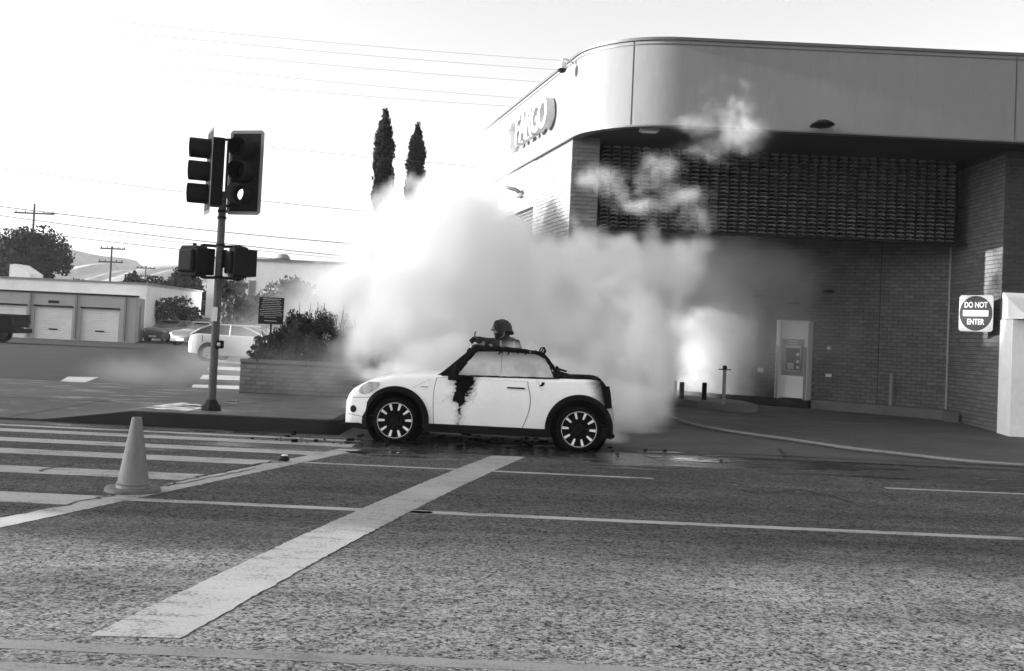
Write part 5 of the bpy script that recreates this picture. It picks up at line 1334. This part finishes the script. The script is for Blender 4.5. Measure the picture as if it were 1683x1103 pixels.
# ------------------------------------------------------------------ hose and firefighter
P = []
ctl = [GND(1085, 683, .12), GND(1103, 694, .09), GND(1140, 706, .06), GND(1200, 718, .04), GND(1300, 730, .03), GND(1400, 742, .03), GND(1500, 752, .02), GND(1600, 762, .02), GND(1690, 768, .02), GND(1800, 772, .02)]
for a, c in zip(ctl[:-1], ctl[1:]):
    for i in range(6):
        t = i / 6; q = a.lerp(c, t); P.append(Vector((q.x, q.y, drive_z(q.x, q.y) + .04 if q.y > 15.1 else .045)))
for _ in range(3):
    P = [P[0]] + [(P[i - 1] + P[i] * 2 + P[i + 1]) / 4 for i in range(1, len(P) - 1)] + [P[-1]]
P = [Vector((1.2, 17.3, .08)), Vector((1.9, 18.4, .13)), Vector((2.5, 19.6, .2))] + P
b = MB(); b.tube(P, .025, 12); alone(b, 'fire_hose', m_hose, 'pale fire hose curving across the driveway from behind the car', 'hose', (4, 17, .02), smooth=60)

ff = thing('person', 'firefighter in helmet and breathing mask reaching over the burnt car through smoke', 'person', (-.02, 16.85, .02))
J = {'pel': ((0.02, 0, .93), .17), 'sp1': ((-.01, -.03, 1.08), .16), 'sp2': ((-.05, -.07, 1.22), .175), 'ch': ((-.08, -.10, 1.33), .155), 'nk': ((-.11, -.12, 1.43), .075), 'hd': ((-.135, -.14, 1.52), .085), 'hd2': ((-.14, -.145, 1.60), .088), 'ht': ((-.14, -.14, 1.66), .06),
     'ls': ((-.24, -.15, 1.37), .10), 'le': ((-.40, -.22, 1.37), .085), 'lw': ((-.49, -.32, 1.42), .06), 'lh': ((-.54, -.37, 1.42), .040),
     'rs': ((.10, -.05, 1.37), .09), 're': ((.17, -.18, 1.14), .07), 'rw': ((.0, -.38, 1.12), .048), 'rh': ((-.04, -.41, 1.13), .040),
     'lhp': ((-.10, 0, .88), .12), 'lk': ((-.13, -.06, .50), .085), 'la': ((-.14, .02, .12), .06), 'lt': ((-.17, -.15, .05), .045),
     'rhp': ((.13, 0, .88), .12), 'rk': ((.19, -.03, .49), .085), 'ra': ((.22, .05, .12), .06), 'rt': ((.22, -.12, .05), .045)}
E_ = [('pel', 'sp1'), ('sp1', 'sp2'), ('sp2', 'ch'), ('ch', 'nk'), ('nk', 'hd'), ('hd', 'hd2'), ('hd2', 'ht'), ('ch', 'ls'), ('ls', 'le'), ('le', 'lw'), ('lw', 'lh'), ('ch', 'rs'), ('rs', 're'), ('re', 'rw'), ('rw', 'rh'), ('pel', 'lhp'), ('lhp', 'lk'), ('lk', 'la'), ('la', 'lt'), ('pel', 'rhp'), ('rhp', 'rk'), ('rk', 'ra'), ('ra', 'rt')]
for hnd, base_, dr_ in (('lh', (-.54, -.37, 1.42), (-.05, -.03, -.01)), ('rh', (-.04, -.41, 1.13), (-.05, -.01, .01))):
    for k in range(5):
        a_ = (k - 2) * .018; b0 = Vector(base_); d_ = Vector(dr_)
        n0, n1 = '%s%da' % (hnd, k), '%s%db' % (hnd, k); ln = (.75, .95, 1.05, 1.0, .8)[k]
        J[n0] = (tuple(b0 + d_ * ln + Vector((0, -.005 + .002 * k, a_ * 1.2))), .0125); J[n1] = (tuple(b0 + d_ * ln * 1.5 + Vector((0, .02, a_ * 1.2 - .025))), .011)
        E_ += [(hnd, n0), (n0, n1)]
keys = list(J); me = bpy.data.meshes.new('body'); me.from_pydata([J[k][0] for k in keys], [(keys.index(a), keys.index(c)) for a, c in E_], [])
body = bpy.data.objects.new('body', me); COL.objects.link(body); body.parent = ff
sk = body.modifiers.new('skin', 'SKIN'); sk.use_smooth_shade = True
for i, k in enumerate(keys): me.skin_vertices[0].data[i].radius = (J[k][1], J[k][1]); me.skin_vertices[0].data[i].use_root = (k == 'pel')
ss = body.modifiers.new('sub', 'SUBSURF'); ss.levels = 2; ss.render_levels = 2
me.materials.append(m_cloth)
R = Matrix.Rotation(rad(-28), 3, 'Z'); oc = Vector((-.14, -.145, 1.60))
def XF(b): b.v = [tuple(R @ Vector(p_) + oc) for p_ in b.v]; return b
b = MB(); b.lathe([(.155, -.0), (.152, .03), (.13, .09), (.085, .135), (.03, .155), (0, .158)], 26); b.lathe([(.155, .0), (.185, -.02), (.185, -.027), (.15, -.008)], 26)
b.v = [(p_[0], p_[1] * (1.02 if p_[1] < 0 else 1.22), p_[2] - (max(0, p_[1]) * .35 if p_[2] < 0 else 0)) for p_ in b.v]; XF(b).build('helmet', m_helmet, ff, smooth=40)
b = MB(); b.prism_y([(-.05, .0), (.05, .0), (.045, .11), (0, .14), (-.045, .11)], -.185, -.165); XF(b).build('helmet_shield', m_dark, ff, bevel=.008)
b = MB(); b.lathe([(.085, -.07), (.082, -.11), (.06, -.135), (.0, -.145)], 22, axis='Y', origin=(0, 0, -.055)); XF(b).build('face_mask', m_glassdark, ff, smooth=50)
b = MB(); b.lathe([(.092, -.06), (.092, -.10), (.084, -.104), (.084, -.06)], 22, axis='Y', origin=(0, 0, -.055)); XF(b).build('mask_rim', m_grey, ff, smooth=50)
b = MB(); b.lathe([(.032, -.12), (.036, -.165), (.025, -.18), (0, -.182)], 14, axis='Y', origin=(0, 0, -.12)); XF(b).build('regulator', m_dark, ff, smooth=50)
b = MB(); b.lathe([(0, -.25), (.065, -.22), (.072, 0), (.072, .22), (.05, .27), (0, .285)], 18, origin=(.02, .17, 1.2)); b.build('air_tank', m_grey, ff, smooth=40)
for nm, a, c in (('strap', (-.15, -.24, 1.42), (-.12, -.25, 1.1)), ('strap', (.06, -.20, 1.42), (.05, -.22, 1.1))):
    b = MB(); b.tube([a, ((a[0] + c[0]) / 2, a[1] - .02, (a[2] + c[2]) / 2), c], .02, 6); b.build(nm, m_reflect, ff)
for (c_, d_, r_) in (((-.33, -.20, 1.325), (-.16, -.09, -.06), .083), ((-.455, -.30, 1.36), (-.1, -.1, .1), .062)):
    d_ = Vector(d_).normalized() * .025; b = MB(); b.tube([Vector(c_) - d_, Vector(c_) + d_], r_, 14); b.build('reflective_cuff', m_reflect, ff, smooth=40)
nz = MB(); a = Vector((-.55, 16.48, 1.46)); c = Vector((-.635, 16.43, 1.41))
nzt = thing('hose_nozzle', 'dark hose nozzle in the hand of the firefighter above the car roof', 'nozzle', tuple(a))
b = MB(); dd = c - a; b.tube([(0, 0, 0), dd * .5, dd * .55, dd], [.022, .022, .034, .03], 14); b.build('barrel', m_black, nzt, smooth=40)
b = MB(); b.tube([dd * .25, dd * .25 + Vector((0, 0, .09)), dd * .12 + Vector((0, 0, .11))], .010, 8); b.build('valve_handle', m_dark, nzt, smooth=40)
b = MB(); b.tube([(0, 0, 0), (.12, .12, -.06), (.25, .32, -.3), (.3, .42, -.8), (.5, .5, -1.35), (1.1, .7, -1.39), (1.75, .85, -1.38)], .03, 10); b.build('hose_end', m_hose, nzt, smooth=60)

# ------------------------------------------------------------------ smoke: density grids of soft billows
def smoke_mat(name, mult, col=.99, an=.2):
    mt = bpy.data.materials.new(name); mt.use_nodes = True; t = mt.node_tree; t.nodes.clear()
    o = t.nodes.new('ShaderNodeOutputMaterial'); v_ = t.nodes.new('ShaderNodeVolumePrincipled')
    v_.inputs['Color'].default_value = (col, col, col, 1); v_.inputs['Density'].default_value = mult; v_.inputs['Anisotropy'].default_value = an
    t.links.new(v_.outputs[0], o.inputs['Volume']); return mt
def smoke(name, label, lo, hi, vox, layers, mat, carve=None):
    """layers: (blobs, noise scale, noise amount, softness, density); blob = (x,y,z,rx,ry,rz)"""
    ng = bpy.data.node_groups.new(name, 'GeometryNodeTree'); ng.interface.new_socket('Geometry', in_out='OUTPUT', socket_type='NodeSocketGeometry')
    ns, lk = ng.nodes, ng.links
    go = ns.new('NodeGroupOutput'); pos = ns.new('GeometryNodeInputPosition').outputs[0]
    def mth(op, a, b=None):
        n_ = ns.new('ShaderNodeMath'); n_.operation = op
        for i, x in enumerate((a, b)):
            if x is None: continue
            if isinstance(x, (int, float)): n_.inputs[i].default_value = x
            else: lk.new(x, n_.inputs[i])
        return n_.outputs[0]
    total = None
    for (blobs, nsc, namt, soft, dens) in layers:
        f_ = None
        for (x, y, z, rx, ry, rz) in blobs:
            s1 = ns.new('ShaderNodeVectorMath'); s1.operation = 'SUBTRACT'; lk.new(pos, s1.inputs[0]); s1.inputs[1].default_value = (x, y, z)
            s2 = ns.new('ShaderNodeVectorMath'); s2.operation = 'DIVIDE'; lk.new(s1.outputs[0], s2.inputs[0]); s2.inputs[1].default_value = (rx, ry, rz)
            s3 = ns.new('ShaderNodeVectorMath'); s3.operation = 'LENGTH'; lk.new(s2.outputs[0], s3.inputs[0])
            q = mth('SUBTRACT', 1.0, s3.outputs['Value'])
            if f_ is None: f_ = q
            else:
                sm = ns.new('ShaderNodeMath'); sm.operation = 'SMOOTH_MAX'; lk.new(f_, sm.inputs[0]); lk.new(q, sm.inputs[1]); sm.inputs[2].default_value = .25; f_ = sm.outputs[0]
        nz_ = ns.new('ShaderNodeTexNoise'); nz_.inputs['Scale'].default_value = nsc; nz_.inputs['Detail'].default_value = 6; nz_.inputs['Roughness'].default_value = .58; nz_.inputs['Distortion'].default_value = .35
        lk.new(pos, nz_.inputs['Vector'])
        fld = mth('ADD', f_, mth('MULTIPLY', mth('SUBTRACT', nz_.outputs[0], .5), namt))
        mr = ns.new('ShaderNodeMapRange'); mr.interpolation_type = 'SMOOTHSTEP'; lk.new(fld, mr.inputs[0]); mr.inputs[1].default_value = .0; mr.inputs[2].default_value = soft; mr.inputs[3].default_value = 0; mr.inputs[4].default_value = dens
        total = mr.outputs[0] if total is None else mth('ADD', total, mr.outputs[0])
    if carve:
        nz_ = ns.new('ShaderNodeTexNoise'); nz_.inputs['Scale'].default_value = carve[0]; nz_.inputs['Detail'].default_value = 7; nz_.inputs['Roughness'].default_value = .6; nz_.inputs['Distortion'].default_value = .5
        lk.new(pos, nz_.inputs['Vector']); mr = ns.new('ShaderNodeMapRange'); mr.interpolation_type = 'SMOOTHSTEP'; lk.new(nz_.outputs[0], mr.inputs[0]); mr.inputs[1].default_value = carve[1]; mr.inputs[2].default_value = carve[2]
        total = mth('MULTIPLY', total, mr.outputs[0])
    vc = ns.new('GeometryNodeVolumeCube'); lk.new(total, vc.inputs['Density'])
    vc.inputs['Min'].default_value = lo; vc.inputs['Max'].default_value = hi
    for nm, i in (('Resolution X', 0), ('Resolution Y', 1), ('Resolution Z', 2)): vc.inputs[nm].default_value = int((hi[i] - lo[i]) / vox)
    sm = ns.new('GeometryNodeSetMaterial'); lk.new(vc.outputs[0], sm.inputs[0]); sm.inputs['Material'].default_value = mat; lk.new(sm.outputs[0], go.inputs[0])
    me = bpy.data.meshes.new(name); o = bpy.data.objects.new(name, me); COL.objects.link(o); me.materials.append(mat)
    md = o.modifiers.new('density', 'NODES'); md.node_group = ng; tagp(o, label, None, None, 'stuff'); return o
def BB(u, v, Y, rx, rz, ry):
    p = AT(u, v, Y); k = Y / FPX; return (p.x, p.y, p.z, rx * k, ry, rz * k)
dense = [BB(*q) for q in (
    (660, 540, 18.4, 105, 80, .9), (700, 470, 18.3, 125, 100, 1.0), (600, 480, 21.4, 95, 85, 1.1), (740, 400, 18.8, 115, 115, 1.0), (740, 395, 21.3, 120, 115, 1.2), (665, 395, 21.3, 95, 85, 1.1),
    (765, 355, 20.9, 85, 60, 1.0), (800, 385, 21.2, 60, 45, .6), (810, 430, 18.9, 105, 105, .5), (815, 440, 20.9, 100, 100, .8), (790, 530, 18.7, 115, 90, .9), (900, 520, 19.0, 115, 110, 1.0), (985, 445, 18.7, 120, 75, .55),
    (1095, 450, 18.7, 85, 78, .5), (1110, 470, 20.9, 80, 70, .6), (1000, 550, 18.7, 115, 115, 1.0), (1060, 590, 18.1, 72, 115, .8), (1035, 670, 17.5, 65, 60, .7), (900, 640, 18.0, 140, 80, .8),
    (730, 615, 18.3, 120, 60, .8), (1072, 640, 18.3, 40, 80, .6), (910, 440, 18.8, 70, 60, .5))]
stream = [BB(*q) for q in ((700, 585, 16.4, 60, 28, .35), (745, 565, 16.5, 45, 25, .35), (655, 606, 15.8, 45, 16, .4), (620, 616, 15.5, 40, 10, .4), (1010, 650, 16.4, 30, 50, .4), (1000, 720, 16.0, 40, 25, .5), (842, 570, 16.35, 26, 16, .2))]
mid = [BB(*q) for q in ((520, 540, 22.2, 80, 80, 1.0), (575, 600, 20.0, 65, 55, .6), (545, 490, 22, 85, 75, 1.0), (775, 340, 22, 60, 70, 1.0), (870, 410, 20.2, 60, 90, .5), (1180, 450, 23.6, 90, 70, .6), (790, 660, 17.6, 320, 40, .7), (640, 370, 21.8, 70, 60, .9), (1130, 430, 20.9, 110, 50, .5), (830, 245, 24.5, 60, 60, 1.2))]
veil = [BB(*q) for q in ((1160, 435, 22.4, 200, 70, .9), (1230, 490, 22.8, 130, 110, .7), (1290, 520, 22.9, 110, 110, .5), (1180, 445, 21.0, 270, 75, .55), (1120, 520, 22.2, 120, 100, .6), (1300, 560, 22.6, 150, 120, .4))]
thin = [BB(*q) for q in ((440, 560, 24, 130, 70, 1.4), (480, 600, 19.6, 110, 60, .7), (300, 580, 32, 130, 50, 3), (250, 615, 22.6, 140, 34, 1.2), (360, 600, 23.6, 120, 50, 1.2), (1230, 560, 23, 130, 110, 1.0), (1260, 440, 21.8, 180, 80, .6), (500, 490, 23, 130, 80, 2), (1150, 420, 21.2, 220, 70, .5))]
lit = [BB(*q) for q in ((1150, 560, 24.6, 75, 120, .55), (1190, 530, 24.5, 65, 120, .5), (1225, 570, 24.3, 75, 120, .5), (1195, 600, 24.3, 95, 80, .5))]
SM = smoke_mat('smoke', 1.0)
smoke('smoke', 'thick white smoke rolling up behind the burnt car', (-10.5, 15.2, .0), (7.6, 25.8, 6.4), .075,
      [(dense, 1.7, 1.9, .55, 4.0), (stream, 3.0, 1.5, .7, 2.4), (lit, 1.6, 1.2, .8, 3.0), (veil, 1.0, 1.2, 1.1, .80), (mid, 1.4, 1.8, .9, 1.1), (thin, 1.0, 1.6, 1.0, .26)], SM)
wisp = [BB(*q) for q in ((1195, 165, 17.8, 75, 45, .4), (1215, 215, 17.9, 70, 40, .4), (1160, 205, 17.9, 60, 30, .35), (1120, 322, 19.6, 85, 30, .4), (1060, 338, 19.7, 70, 24, .4), (1000, 298, 19.6, 80, 34, .4), (1090, 272, 19.6, 50, 40, .4), (958, 375, 19.6, 45, 32, .35), (1180, 245, 18.9, 75, 30, .4), (1040, 305, 19.6, 90, 40, .4), (1130, 358, 19.9, 90, 34, .3))]
smoke('smoke', 'loose wisps of smoke drifting across the tiled screen and fascia', (.8, 17.2, 2.9), (5.8, 20.6, 7.1), .04,
      [(wisp, 3.2, 1.5, 1.2, 4.6)], SM, (1.3, .44, .70))

# thin air of the morning: fades the far hills
HZ = MB(); HZ.b2((-690, -59, -1), (690, 690, 46))
mt = bpy.data.materials.new('haze'); mt.use_nodes = True; t = mt.node_tree; t.nodes.clear()
o = t.nodes.new('ShaderNodeOutputMaterial'); v_ = t.nodes.new('ShaderNodeVolumePrincipled'); v_.inputs['Color'].default_value = (.95, .95, .95, 1); v_.inputs['Density'].default_value = .00028; v_.inputs['Anisotropy'].default_value = .2
t.links.new(v_.outputs[0], o.inputs['Volume'])
HZ.build('haze', mt, None, kind='stuff')
